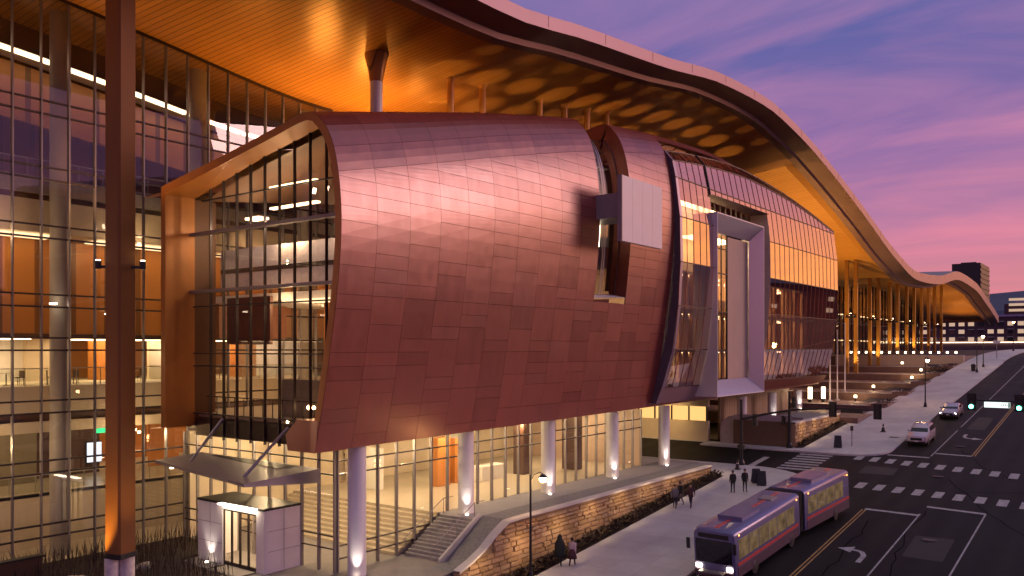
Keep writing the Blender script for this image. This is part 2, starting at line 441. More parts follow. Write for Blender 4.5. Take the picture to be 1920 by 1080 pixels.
def paint(name, c):
    m, t = mat(name); p = t.n('ShaderNodeBsdfPrincipled', i_Roughness=.7)
    g = t.n('ShaderNodeNewGeometry'); a = t.n('ShaderNodeTexNoise', i_Scale=2.5, i_Detail=8.0, i_Roughness=.75); t.l(g.outputs['Position'], a.inputs['Vector'])
    t.l(t.ramp(a.outputs['Fac'], [(.32, tuple(x * .45 for x in c)), (.55, c)]), p.inputs['Base Color']); out(t, p.outputs[0]); return m
M['paint'] = paint('road_paint', (.42, .41, .41)); M['yellow'] = paint('road_paint_yellow', (.45, .27, .08))

# ------------------------------------------------------------------ ground heights
def G(x):
    if x <= 165: return -17 + .089 * max(x, -60)
    return -2.315 + 2.314 * (1 - math.exp(-(x - 165) / 26.0))
XS = [-60, 0, 30, 60, 90, 120, 150, 165] + [170 + 6 * i for i in range(18)] + [300, 400]
def strip(name, x0, x1, y0, y1, dz, m, **pr):
    xs = sorted(set([x0, x1] + [x for x in XS if x0 < x < x1])); b = MB()
    b.grid([[(x, y0, G(x) + dz), (x, y1, G(x) + dz)] for x in xs])
    return b.build(name, m, kind='structure', **pr)
def patch(b, pts, dz):
    b.add([(x, y, G(x) + dz) for x, y in pts], [tuple(range(len(pts)))]); return b

# terrain to the horizon
tx = [-3000, -400, -60, 0, 30, 60, 82, 100, 120, 140, 160, 167, 172, 180, 190, 205, 225, 250, 300, 400, 700, 1500, 4000]
ty = [-3000, -300, -60, 20, 29.2, 30.6, 60, 140, 160, 400, 3000]
rows = []
for x in tx:
    r_ = []
    for y in ty:
        z = G(x) - .3
        if 30 < y < 150 and x < 166: z = min(z, -14.5)
        r_.append((x, y, z))
    rows.append(r_)
MB().grid(rows).build('ground', simple('ground_earth', (.05, .045, .045), .9, var=.3, scale=.05), kind='structure')

strip('street', -60, 400, -12, 18.5, 0, M['asphalt'])
bb = MB(); patch(bb, [(-60, 18.5), (71, 18.5), (71, 21), (-60, 21)], 0); bb.build('street_shoulder', M['asphalt'], kind='structure')
bb = MB(); patch(bb, [(71, 18.5), (84, 18.5), (84, 62), (71, 62)], 0); bb.build('cross_street', M['asphalt'], kind='structure')

# near pavement with rounded corner
def arc(cx, cy, r, a0, a1, n): return [(cx + r * math.cos(R(lerp(a0, a1, i / n))), cy + r * math.sin(R(lerp(a0, a1, i / n)))) for i in range(n + 1)]
corner = arc(66.0, 27.6, 6.8, -90, 0, 10)
near_poly = [(-60, 20.8)] + corner + [(72.8, 46), (68.3, 46), (68.3, 28.3), (-60, 28.3)]
def slab(name, poly, h, m, kerb=True):
    b = MB(); n = len(poly)
    top = [(x, y, G(x) + h) for x, y in poly]; bot = [(x, y, G(x) - .2) for x, y in poly]
    b.add(top + bot, [tuple(range(n))] + [(i, (i + 1) % n, n + (i + 1) % n, n + i) for i in range(n)])
    return b.build(name, m, kind='structure')
slab('near_pavement', near_poly, .14, M['sidewalk'])
far_c = arc(83.8, 21.6, 3.1, -90, -180, 8)
far_poly = [(165, 18.5)] + far_c + [(80.7, 36), (81.9, 36), (81.9, 26.4), (165, 24.2)]
slab('far_pavement', far_poly, .14, M['sidewalk'])
b = MB(); xs = [165] + [x for x in XS if 165 < x <= 300]
b.grid([[(x, 18.5, G(x) - .2), (x, 18.5, G(x) + .14), (x, 24.2, G(x) + .14)] for x in xs]); b.build('far_pavement_crest', M['sidewalk'], kind='structure')
# kerb stones
def kerb(name, pts, w_=.16):
    b = MB(); L = []; n = len(pts)
    for i, (x, y) in enumerate(pts):
        a = Vector(pts[max(i - 1, 0)]); c = Vector(pts[min(i + 1, n - 1)]); d = (c - a).normalized(); nn = Vector((d.y, -d.x))
        L.append([(x + nn.x * w_, y + nn.y * w_, G(x) - .05), (x + nn.x * w_, y + nn.y * w_, G(x) + .146), (x, y, G(x) + .146), (x, y, G(x))])
    b.grid(L); return b.build(name, M['concrete'], kind='structure')
kerb('near_kerb', [(-60, 20.8), (20, 20.8), (45, 20.8)] + corner + [(72.8, 34), (72.8, 46)])
kerb('far_kerb', [(80.7, 36), (80.7, 30)] + list(reversed(far_c)) + [(120, 18.5), (165, 18.5)])

# ------------------------------------------------------------------ road markings
def marks(name, items, m, dz=.006):
    p = bpy.data.objects.new(name, None); col.objects.link(p); p['kind'] = 'structure'; ORG[p.name] = Vector((0, 0, 0))
    for nm, pts in items:
        b = MB(); patch(b, pts, dz); b.build(nm, m, p, kind='structure')
    return p
def skew(x0, k, y): return x0 + k * (y - 20)
bars = []
for i in range(14):
    y = 17.6 - 1.42 * i; x = 69.9 + .14 * (y - 17.6)
    bars.append(('crosswalk_bar', [(x - .95, y - .33), (x + .95, y - .33), (x + .95, y + .33), (x - .95, y + .33)]))
marks('near_crosswalk', bars, M['paint'])
bars = []
for i in range(16):
    y = 20.3 - 1.38 * i; x = 80.2 + .22 * (y - 20.3)
    bars.append(('crosswalk_bar', [(x - .95, y - .33), (x + .95, y - .33), (x + .95, y + .33), (x - .95, y + .33)]))
marks('far_crosswalk', bars, M['paint'])
bars = []
for i in range(7):
    x = 73.6 + 1.05 * i
    bars.append(('crosswalk_bar', [(x - .28, 22.6), (x + .28, 22.6), (x + .28, 25.6), (x - .28, 25.6)]))
marks('side_crosswalk', bars, M['paint'])
marks('side_stop_line', [('stop_line', [(73.0, 27.6), (77.5, 27.6), (77.5, 28.2), (73.0, 28.2)])], M['paint'])
W = .10
def ln(x0, x1, y): return ('lane_line', [(x0, y - W / 2), (x1, y - W / 2), (x1, y + W / 2), (x0, y + W / 2)])
marks('centre_line', [ln(-60, 62.9, 15.50), ln(-60, 62.9, 15.72), ln(84.2, 165, 11.60), ln(84.2, 165, 11.82)], M['yellow'])
marks('lane_lines', [ln(-60, 63.3, 12.05), ln(-60, 65, 8.28), ln(83, 97, 14.9), ln(99, 165, 14.9), ln(-60, 58, 20.25)], M['paint'])
marks('stop_lines', [('stop_line', [(62.7, 12.1), (63.1, 12.1), (63.3, 15.6), (62.9, 15.6)]), ('stop_line', [(64.8, 8.3), (65.2, 8.3), (65.6, 12.0), (65.2, 12.0)]),
                     ('stop_line', [(82.1, 14.9), (82.5, 14.9), (82.5, 18.4), (82.1, 18.4)]), ('stop_line', [(84.0, 11.8), (84.4, 11.8), (84.6, 14.8), (84.2, 14.8)])], M['paint'])
def arrow(name, x, y, d):
    p = bpy.data.objects.new(name, None); col.objects.link(p); p['kind'] = 'structure'; ORG[p.name] = Vector((0, 0, 0))
    b = MB(); pts = []
    stem = [(x - 1.3 * d, y - .5 * d), (x + .1 * d, y - .5 * d), (x + .75 * d, y - .2 * d), (x + .95 * d, y + .35 * d)]
    for i in range(3):
        a = Vector(stem[i]); c = Vector(stem[i + 1]); t = (c - a).normalized(); nn = Vector((-t.y, t.x)) * .15
        patch(b, [tuple(a - nn), tuple(c - nn), tuple(c + nn), tuple(a + nn)], .007 + .0005 * i)
    patch(b, [(x + .35 * d, y + .35 * d), (x + 1.55 * d, y + .35 * d), (x + .95 * d, y + 1.25 * d)], .009)
    b.build('arrow_shape', M['paint'], p, kind='structure')
arrow('near_turn_arrow', 52.6, 13.6, 1); arrow('far_turn_arrow', 93.6, 13.3, -1)

# ------------------------------------------------------------------ undulating roof
Zr = table([(4, 22.2), (20, 21.7), (34, 21.3), (41, 21.4), (50.4, 22.6), (62.8, 24.0), (75, 25.7), (86.4, 26.2), (96.8, 25.3), (109, 23.3), (125, 20.0), (144, 15.8), (160.6, 13.6), (180, 14.3), (205, 16.8), (227, 15.95), (245, 13.3), (260, 10.8), (268, 9.2)])
Zw = table([(4, 21.6), (23, 20.1), (28, 19.6), (42, 18.3), (55, 18.9), (70, 20.6), (86, 21.7), (100, 21.2), (125, 17.6), (145, 14.2), (160, 12.4), (190, 12.6), (205, 13.9), (227, 13.3), (260, 9.0), (268, 8.2)])
def roof_sec(x):
    z = Zr(x); d = 0.0 if x < 103.5 else .55
    return z, d
roof = thing('undulating_roof', (0, 0, 0), 'long wave-shaped roof with mauve metal fascia and glowing timber soffit over the whole hall', 'roof')
rx = [4 + 3 * i for i in range(89)]
def soffit_z(x, y):
    z, d = roof_sec(x); t = (y - 34.0) / 15.5
    ze = z - 1.5 + d * .5; zw = Zw(x)
    return lerp(ze, zw, t)
LH = table([(4, .85), (100, .95), (150, 1.3), (180, 1.7), (268, 1.9)])
MB().grid([[(x, 31.0, Zr(x) + .0), (x, 31.0, Zr(x) - LH(x))] for x in rx]).build('fascia_lip', M['fascia'], roof, fix=False)
MB().grid([[(x, 31.0, Zr(x) - LH(x)), (x, 33.0, Zr(x) - LH(x) - .23)] for x in rx]).build('fascia_underside', M['fascia_shaded'], roof, fix=False)
MB().grid([[(x, 33.0, Zr(x) - LH(x) - .23), (x, 33.12, Zr(x) - LH(x) - .59)] for x in rx]).build('fascia_step', M['fascia'], roof, fix=False)
MB().grid([[(x, 33.12, Zr(x) - LH(x) - .59), (x, 34.0, min(Zr(x) - 1.5, Zr(x) - LH(x) - .62))] for x in rx]).build('soffit_border', M['fascia_shaded'], roof, fix=False)
MB().grid([[(x, 31.0, Zr(x)), (x, 31.5, Zr(x) + .12), (x, 49.5, Zr(x) + .6), (x, 75, Zr(x) + .4), (x, 110, Zr(x) - 2)] for x in rx]).build('roof_deck', M['roof_top'], roof, fix=False)
def soff(x0, x1, name, m, d):
    xs = [x0] + [x for x in rx if x0 < x < x1] + [x1]
    L = []
    for x in xs:
        L.append([(x, y, lerp(Zr(x) - 1.5, Zw(x), (y - 34) / 15.5) + d * min(1, (y - 34) / 1.5)) for y in (34, 35.5, 38, 41, 44, 47, 49.5)] + [(x, 53.5, Zw(x) - .25 + d), (x, 64, Zw(x) - 1.5 + d)])
    return MB().grid(L).build(name, m, roof, fix=False)
soff(4, 103.5, 'soffit', M['soffit'], 0.0); soff(103.5, 268, 'soffit', M['soffit_far'], .6)
MB().grid([[(103.5, y, lerp(Zr(103.5) - 1.5, Zw(103.5), min(1, (y - 34) / 15.5)) + .6 * min(1, (y - 34) / 1.5)), (103.5, y, lerp(Zr(103.5) - 1.5, Zw(103.5), min(1, (y - 34) / 15.5)))] for y in (34, 35.5, 38, 41, 44, 47, 49.5)]).build('soffit_step', M['fascia'], roof, fix=False)
MB().add([(268, 31, Zr(268)), (268, 31, Zr(268) - .75), (268, 34, Zr(268) - 1.5), (268, 64, Zw(268) - 1), (268, 64, Zr(268))], [(0, 1, 2, 3, 4)]).build('roof_end', M['fascia'], roof, fix=False)
# seams of the fascia lip
fm = MB()
for x in [16 + 7.4 * i for i in range(33)]:
    fm.box(x - .02, x + .02, 30.985, 31.0, Zr(x) - .74, Zr(x) - .02)
fm.build('fascia_seam', M['fascia_shaded'], roof, kind='stuff')

# ------------------------------------------------------------------ copper drum (ballroom volume over the street)
PROF = [(33.04, -5.2), (32.44, -2.78), (31.85, .13), (31.39, 2.74), (31.10, 5.32), (31.10, 7.14), (31.35, 8.99), (31.85, 10.5), (32.64, 11.5), (33.66, 11.99), (36.5, 11.50), (40, 10.87)]
def catmull(P, n=8):
    o = []
    for i in range(len(P) - 1):
        p0 = P[max(i - 1, 0)]; p1 = P[i]; p2 = P[i + 1]; p3 = P[min(i + 2, len(P) - 1)]
        for k in range(n):
            t = k / n
            o.append(tuple(.5 * (2 * b + (c - a) * t + (2 * a - 5 * b + 4 * c - d) * t * t + (-a + 3 * b - 3 * c + d) * t ** 3) for a, b, c, d in zip(p0, p1, p2, p3)))
    o.append(P[-1]); return o
CP = catmull(PROF)
acc = [0]
for i in range(1, len(CP)): acc.append(acc[-1] + math.hypot(CP[i][0] - CP[i - 1][0], CP[i][1] - CP[i - 1][1]))
LEN = acc[-1]
def prof(s):
    for i in range(1, len(acc)):
        if acc[i] >= s - 1e-9:
            t = (s - acc[i - 1]) / max(1e-9, acc[i] - acc[i - 1]); return (lerp(CP[i - 1][0], CP[i][0], t), lerp(CP[i - 1][1], CP[i][1], t))
    return CP[-1]
Zt = table([(27.8, 12.0), (36, 13.8), (41, 14.9), (53.6, 17.1), (66.6, 18.3), (76, 18.7), (86, 17.95), (92, 17.15), (98, 16.2), (106.5, 14.5), (110, 13.5)])
def drum(x, s, off=0.0):
    y, z = prof(s)
    if off:
        y2, z2 = prof(min(s + .05, LEN)); y1, z1 = prof(max(s - .05, 0)); l = math.hypot(y2 - y1, z2 - z1)
        ny, nzz = -(z2 - z1) / l, (y2 - y1) / l
        y += ny * off; z += nzz * off
    zb = -5.2 + (x - 27.8) / 80 * .9; h = (Zt(x) - zb) / 17.19
    return (x, y - 1.2 * (x - 27.8) / 80, zb + (z + 5.2) * h)
XD0 = 27.8
drumv = thing('copper_volume', (27.8, 33, -5.2), 'huge bulging copper-clad volume raised on white columns above the pavement', 'building')
cols_x = [27.8 + 2.39 * i for i in range(11)] + [53.95, 56.2, 58.57, 60.93, 63.3]
SLOT0, SLOT1 = 51.7, 56.2
NR = 17
srow = [LEN * i / NR * .985 for i in range(NR + 1)]
FINE = 68
fs_ = [LEN * .985 * i / FINE for i in range(FINE + 1)]
SILL = 3.44
bk = MB()
for a, c in zip(cols_x[:-1], cols_x[1:]):
    for i in range(FINE):
        if SLOT0 - .01 <= a < SLOT1 - .01 and drum(a, (fs_[i] + fs_[i + 1]) / 2)[2] > SILL - .1: continue
        bk.grid([[drum(a, fs_[i], -.06), drum(a, fs_[i + 1], -.06)], [drum(c, fs_[i], -.06), drum(c, fs_[i + 1], -.06)]])
bk.build('shell_backing', M['seam'], drumv, fix=False)
SR = acc[CP.index(PROF[9])] if PROF[9] in CP else LEN * .73      # arc length at the ridge
def s_of_z(x, z):
    lo, hi = 0.0, SR
    for _ in range(22):
        m = (lo + hi) / 2
        if drum(x, m)[2] < z: lo = m
        else: hi = m
    return (lo + hi) / 2
def fold_s(x):                                              # crease where the belly courses meet the roof courses
    zb = -5.2 + (x - 27.8) / 80 * .9; zp = 8.7 + .05 * (x - 27.8)
    return s_of_z(x, zb + (zp + 5.2) * (Zt(x) - zb) / 17.19)
def quad_panel(xa, xb, sa0, sa1, sb0, sb1, g=.009, n=3):
    b = MB(); rows = []
    for k in range(n + 1):
        t = k / n
        rows.append([drum(xa + g, lerp(sa0 + g, sa1 - g, t)), drum(xb - g, lerp(sb0 + g, sb1 - g, t))])
    b.grid(rows)
    ring = [drum(xa + g, sa0 + g), drum(xb - g, sb0 + g), drum(xb - g, sb1 - g), drum(xa + g, sa1 - g)]
    inn = [drum(xa + g, sa0 + g, -.05), drum(xb - g, sb0 + g, -.05), drum(xb - g, sb1 - g, -.05), drum(xa + g, sa1 - g, -.05)]
    b.add(ring + inn, [(i, (i + 1) % 4, 4 + (i + 1) % 4, 4 + i) for i in range(4)])
    return b
def panel_mesh(xa, xb, sa, sb, g=.013, n=2): return quad_panel(xa, xb, sa, sb, sa, sb, g, n)
cnt = 0
extra = MB()
panels = []
NT_ = 8
for ci, (a, c) in enumerate(zip(cols_x[:-1], cols_x[1:])):
    slot = SLOT0 - .01 <= a < SLOT1 - .01
    fa, fc = fold_s(a), fold_s(c); za, zc = drum(a, fa)[2], drum(c, fc)[2]
    k = 0 if ci % 2 else 1
    zcur = -5.2 + .01; first_ = True
    while True:
        zlow = zcur
        if zlow >= max(za, zc) - .01: break
        m = 1
        if zlow < 6.0:
            m = random.choice((1, 1, 2, 2, 3))
        zhigh = zlow + .72 * m
        if slot:
            if zlow > SILL - .1: break
            zhigh = min(zhigh, SILL)
        if zhigh > max(za, zc) - .2 or (zlow < 6 and zhigh > 6.5 and False): zhigh = max(za, zc)
        sa0 = min(fa - .03, s_of_z(a, zlow)) if zlow > -5.15 else 0.0; sb0 = min(fc - .03, s_of_z(c, zlow)) if zlow > -5.15 else 0.0
        sa1 = min(fa, s_of_z(a, zhigh)) if zhigh < za else fa; sb1 = min(fc, s_of_z(c, zhigh)) if zhigh < zc else fc
        panels.append(quad_panel(a, c, sa0, sa1, sb0, sb1))
        zcur = zhigh
        if zhigh >= max(za, zc) - .01: break
    if not slot:
        for q in range(NT_):
            T = LEN * .985
            panels.append(quad_panel(a, c, lerp(fa, T, q / NT_), lerp(fa, T, (q + 1) / NT_), lerp(fc, T, q / NT_), lerp(fc, T, (q + 1) / NT_)))
for pb in panels:
    if cnt < 300: pb.build('copper_panel', M['copper'], drumv, fix=False); cnt += 1
    else: extra.add(pb.v, pb.f)
# the strip of sheets that shows over the glazed bay, and the belly strip below it
gx = [63.3 + 2.4 * i for i in range(18)] + [106.5]
for a, c in zip(gx[:-1], gx[1:]):
    for i in range(NR):
        if i >= 12 or i < 1:
            pb = panel_mesh(a, c, srow[i], srow[i + 1], n=2); extra.add(pb.v, pb.f)
extra.build('copper_panels_far', M['copper_i'], drumv, fix=False, kind='stuff')
# closed top / back / underside
XL = [27.9 + 4.13 * i for i in range(20)]
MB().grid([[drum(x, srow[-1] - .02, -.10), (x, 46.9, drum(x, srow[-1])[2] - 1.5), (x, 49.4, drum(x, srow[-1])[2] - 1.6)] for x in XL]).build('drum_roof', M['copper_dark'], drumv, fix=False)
MB().grid([[(x, 33.30 - 1.2 * (x - 27.8) / 80, drum(x, 0)[2]), (x, 49.4, drum(x, 0)[2])] for x in [30.8] + XL[1:]]).build('drum_underside', M['grey'], drumv, fix=False)
# open end: thin copper-edged shell lined in ochre
def ringpts(x, off):
    P = [drum(x, LEN * .985 * i / 36, off) for i in range(37)]
    return P
TH = .42
def liner(x):
    P = [drum(x, LEN * .985 * i / 36, -TH) for i in range(2, 37)]
    return P + [(x, 46.50, 9.25), (x, 46.50, -4.7)]
def outer_(x):
    P = [drum(x, LEN * .985 * i / 36, .0) for i in range(2, 37)]
    return P + [(x, 46.95, 9.75), (x, 46.95, -4.7)]
MB().grid([liner(27.78), liner(29.75)]).build('end_lining', M['lining'], drumv, fix=False)
MB().grid([[(29.76, 46.49, 9.2), (29.76, 46.49, -4.7)], [(31.2, 46.49, 9.2), (31.2, 46.49, -4.7)]]).build('inner_cheek', simple('dark_brown_cheek', (.10, .04, .018), .5), drumv, fix=False)
MB().grid([outer_(27.78), liner(27.78)]).build('end_rim', M['lining'], drumv, fix=False)
MB().grid([[(27.8, 46.95, 9.75), (27.8, 46.95, -4.7)], [(31, 46.95, 9.75), (31, 46.95, -4.7)]]).build('end_cheek', M['darkwood'], drumv, fix=False)
MB().grid([[drum(27.8, LEN * .985, 0), (27.8, 46.95, 9.75)], [drum(30, LEN * .985, 0), (30, 46.95, 9.85)]]).build('end_roof_edge', M['copper_dark'], drumv, fix=False)
MB().add([(27.77, 33.02, -5.21), (27.77, 35.1, -5.21), (27.77, 35.3, -4.4), (27.77, 34.4, -3.6), (27.77, 32.7, -3.6)] + [(29.9, 33.02, -5.21), (29.9, 35.1, -5.21), (29.9, 35.3, -4.4), (29.9, 34.4, -3.6), (29.9, 32.7, -3.6)],
         [(0, 1, 2, 3, 4)] + [(9, 8, 7, 6, 5)] + [(i, (i + 1) % 5, 5 + (i + 1) % 5, 5 + i) for i in range(5)]).build('end_bottom_beam', M['copper'], drumv)
# slot window: jambs, glazing, sill
sw = MB()
ss = [s for s in [LEN * .985 * i / 120 for i in range(121)] if drum(SLOT0, s)[2] > 3.44]
DEP = -1.5
sw.grid([[drum(SLOT1, s, 0.0), drum(SLOT1, s, DEP)] for s in ss]); sw.grid([[drum(SLOT0, s, 0.0), drum(SLOT0, s, DEP)] for s in ss])
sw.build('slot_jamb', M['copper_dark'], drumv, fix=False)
MB().grid([[drum(SLOT0, ss[0], 0.0), drum(SLOT1, ss[0], 0.0)], [drum(SLOT0, ss[0], DEP), drum(SLOT1, ss[0], DEP)]]).build('slot_sill', M['white'], drumv, fix=False)
for xa, xb, nm in ((SLOT0, 53.9, 'slot_window'), (54.05, SLOT1, 'slot_window')):
    f_ = MB()
    for s in (ss[0], ss[len(ss) // 3], ss[2 * len(ss) // 3]): f_.bar(drum(xa, s, -1.0), drum(xb, s, -1.0), .07)
    f_.grid([[drum(xa, s, -.95), drum(xa + .12, s, -.95)] for s in ss]); f_.grid([[drum(xb - .12, s, -.95), drum(xb, s, -.95)] for s in ss])
    fo = f_.build(nm, M['mull'], drumv, fix=False)
    MB().grid([[drum(xa, s, -1.02), drum(xb, s, -1.02)] for s in ss]).build('pane', M['glass'], fo, fix=False)
MB().grid([[drum(54.0, s, -2.6), drum(57.4, s, -2.6)] for s in ss[len(ss) // 6:]]).build('slot_lit_wall', simple('pale_room_wall', (.80, .76, .72), .7), drumv, fix=False)
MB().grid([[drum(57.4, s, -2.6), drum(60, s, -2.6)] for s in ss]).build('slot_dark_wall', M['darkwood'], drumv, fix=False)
sl = MB()
sl.grid([[drum(54.2, s, -1.6), drum(54.36, s, -1.6)] for s in ss[len(ss) // 6:-3]]); sl.build('slot_fill_strip', M['lampw'], drumv, fix=False)  # glowing strip added to brighten the pale wall behind the slot
# white panel box pinned across the slot
pbx = thing('white_box_sign', (54, 30, 9), 'square white panel box projecting across the tall slot window of the copper wall', 'panel')
MB().box(50.9, 57.0, 28.5, 28.82, 7.5, 12.05).build('front_panel', M['white'], pbx)
MB().box(51.2, 53.9, 28.82, 31.9, 9.2, 10.9).build('bracket_box', M['grey'], pbx)
MB().box(50.88, 51.0, 28.48, 28.84, 7.48, 12.07).build('edge_trim', M['grey'], pbx)

# ------------------------------------------------------------------ coated glass bay
bay = thing('glass_bay', (63.3, 30, -4), 'curved bay of coated purple and orange glass on the far half of the copper volume', 'glass bay')
Zrow = [-3.2, 0.0, 3.6, 7.2, 10.9, 14.2]
GY = table([(-4.4, 31.85), (-3.2, 31.4), (0, 30.6), (3.6, 30.2), (7.2, 30.0), (10.9, 30.06), (14.2, 30.46), (15.6, 30.72)])
Bz = table([(63.3, 15.6), (70, 16.3), (80, 16.8), (90, 16.4), (98, 15.6), (106.5, 14.45)])
Tz = table([(63.3, 16.5), (70, 17.3), (80, 18.0), (90, 17.45), (98, 16.45), (106.5, 14.8)])
def gpt(x, r, off=0.0):                                  # r: row index, 6 -> B, 7 -> T
    sh = -.5 * (x - 63.3) / 43.2
    if r <= 5: z = Zrow[r]; y = GY(z)
    elif r == 6: z = Bz(x); y = 30.46 + .2 * (z - 14.2) + .02
    else: z = Tz(x); y = 30.46 + .2 * (Bz(x) - 14.2) + .8 * (z - Bz(x)) + .05
    return (x, y + sh + off, z)
gxs = [63.3 + 1.29 * i for i in range(5)] + [69.85] + [69.85 + 1.375 * (i + 1) for i in range(10)] + [83.6 + 1.43 * (i + 1) for i in range(16)]
gxs = sorted(set(round(x, 3) for x in gxs))
mu = []; 
for r in range(7):
    for a, c in zip(gxs[:-1], gxs[1:]):
        hole = 69.8 < a < 83.55 and r <= 4
        q = [gpt(a, r), gpt(c, r), gpt(c, r + 1), gpt(a, r + 1)]
        if hole:
            if r == 4:
                z0 = 13.65; f0 = (z0 - 10.9) / 3.3
                q = [tuple(lerp(u, v, f0) for u, v in zip(q[0], q[3])), tuple(lerp(u, v, f0) for u, v in zip(q[1], q[2])), q[2], q[3]]
            else: continue
        b = MB(); b.add(q, [(0, 1, 2, 3)])
        ob = b.build('pane', M['glass_bay'], bay, fix=False)
        # its own slim vertical fin along the left edge
        u0, u1 = Vector(q[0]), Vector(q[3])
        fb = MB(); fb.bar(u0 + Vector((0, -.012, 0)), u1 + Vector((0, -.012, 0)), .035, .05); mu.append(fb)
fin = MB()
for fb in mu: fin.add(fb.v, fb.f)
fin.build('glazing_fins', M['copper_dark'], bay, kind='stuff')
for r in range(8):
    segs = [(63.3, 106.5)] if r >= 5 else [(63.3, 69.85), (83.6, 106.5)]
    for s0, s1 in segs:
        b = MB(); n = 12
        pts = [gpt(lerp(s0, s1, k / n), r, -.02) for k in range(n + 1)]
        for p, q in zip(pts[:-1], pts[1:]): b.bar(p, q, .07, .07)
        b.build('transom', M['mull_dark'], bay)
# bottom trim, left return and right end
MB().grid([[(x, 31.9 - .5 * (x - 63.3) / 43.2, -4.5 + .01 * (x - 63.3)), (x, 31.38 - .5 * (x - 63.3) / 43.2, -3.22), (x, 32.2 - .5 * (x - 63.3) / 43.2, -3.22)] for x in (62.7, 66, 69.85)]).build('bottom_trim', M['fascia'], bay, fix=False)
MB().grid([[(x, 31.9 - .5 * (x - 63.3) / 43.2, -4.5 + .01 * (x - 63.3)), (x, 31.38 - .5 * (x - 63.3) / 43.2, -3.22), (x, 32.2 - .5 * (x - 63.3) / 43.2, -3.22)] for x in (83.6, 90, 98, 106.5)]).build('bottom_trim', M['copper_dark'], bay, fix=False)
lr = [(62.7, 31.9, -4.5)] + [gpt(63.28 - (.5 if k == 0 else .12 if k == 1 else 0), k) for k in range(8)]
MB().grid([lr, [(x + .4, y + 1.5, z) for x, y, z in lr]]).build('side_return', simple('blue_grey_edge', (.16, .15, .20), .4, .5), bay, fix=False)
MB().grid([lr, [(x + .45, y - .04, z) for x, y, z in lr]]).build('edge_trim', simple('mauve_edge', (.30, .24, .30), .4, .5), bay, fix=False)
re_ = [(106.5, 31.4, -4.0)] + [gpt(106.5, k) for k in range(8)]
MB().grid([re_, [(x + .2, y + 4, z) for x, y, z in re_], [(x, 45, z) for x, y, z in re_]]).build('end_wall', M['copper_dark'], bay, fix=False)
MB().grid([[gpt(x, 7), (x, gpt(x, 7)[1] + 2.2, Tz(x) + .25)] for x in [63.3 + 4.32 * i for i in range(11)]]).build('top_flashing', M['copper'], bay, fix=False)
# seam between the left strip and the main glazing
b = MB()
for r in range(4, 7):
    p = Vector(gpt(69.85 - (7 - r) * 0, r, -.05)); q = Vector(gpt(69.85, r + 1, -.05))
    if r == 4: p = p + (q - p) * .83
    b.bar(p, q, .16, .14)
b.build('strip_joint', M['dark'], bay)
# rooms behind the bay: floors, back wall, timber fins, lamps
for z in (-3.4, 0.0, 3.6):
    MB().box(63.9, 106, 31.9, 44, z - .25, z - .02).build('floor_slab', M['tan'], bay)
MB().box(63.9, 106, 41.0, 41.2, -3.4, 13.9).build('back_wall', M['tan'], bay)
fb = MB()
for i in range(30):
    x = 64.6 + 1.4 * i
    if i % 5 != 3: fb.box(x, x + .55, 33.4, 33.7, -3.3, 7.0)
fb.build('curtain_strips', simple('pale_drapes', (.62, .36, .22), .7), bay, kind='stuff')
MB().box(64, 106, 33.2, 41, 7.05, 7.2).build('room_ceiling', M['tan'], bay)
lb = MB()
for x in (66, 72, 78, 86, 90, 95, 101):
    for z in (-.36, 3.24, 6.9): lb.box(x, x + 3.2, 33.9, 36.4, z, z + .08)
lb.build('ceiling_lamps', M['ceil_hi'], bay, kind='stuff')
MB().box(69.85, 83.6, 34.5, 34.7, 7.2, 13.9).build('recess_wall', M['cream'], bay)
MB().box(70.2, 83.2, 33.4, 34.3, 13.5, 13.6).build('recess_light', M['ceil_hi'], bay)
MB().add([(69.85, 31.7, 11), (83.6, 31.7, 11), (83.6, 31.7, 13.65), (69.85, 31.7, 13.65)], [(0, 1, 2, 3)]).build('recess_pane', M['glass_low'], bay)
b = MB()
for i in range(11): b.box(70.2 + 1.3 * i, 70.27 + 1.3 * i, 31.62, 31.69, 11, 13.65)
b.build('recess_mullions', M['mull'], bay, kind='stuff')
jr = [(83.6, GY(z) - .25, z) for z in (-3.2, -1.5, 0, 1.8, 3.6, 5.4, 7.2, 9, 10.9, 12.3, 13.65)]
MB().grid([[(83.55, y - .04, z), (83.55, 31.8, z)] for x, y, z in jr]).build('recess_jamb', simple('mauve_jamb', (.42, .34, .34), .4), bay, fix=False)
MB().grid([[(81.3, 31.8, z), (83.55, 31.8, z)] for x, y, z in jr]).build('recess_side_glass', M['glass_bay'], bay, fix=False)
MB().grid([[(69.85, 30.0, 13.65), (69.85, 31.7, 13.65)], [(83.6, 29.85, 13.65), (83.6, 31.7, 13.65)]]).build('recess_head', M['fascia_shaded'], bay, fix=False)

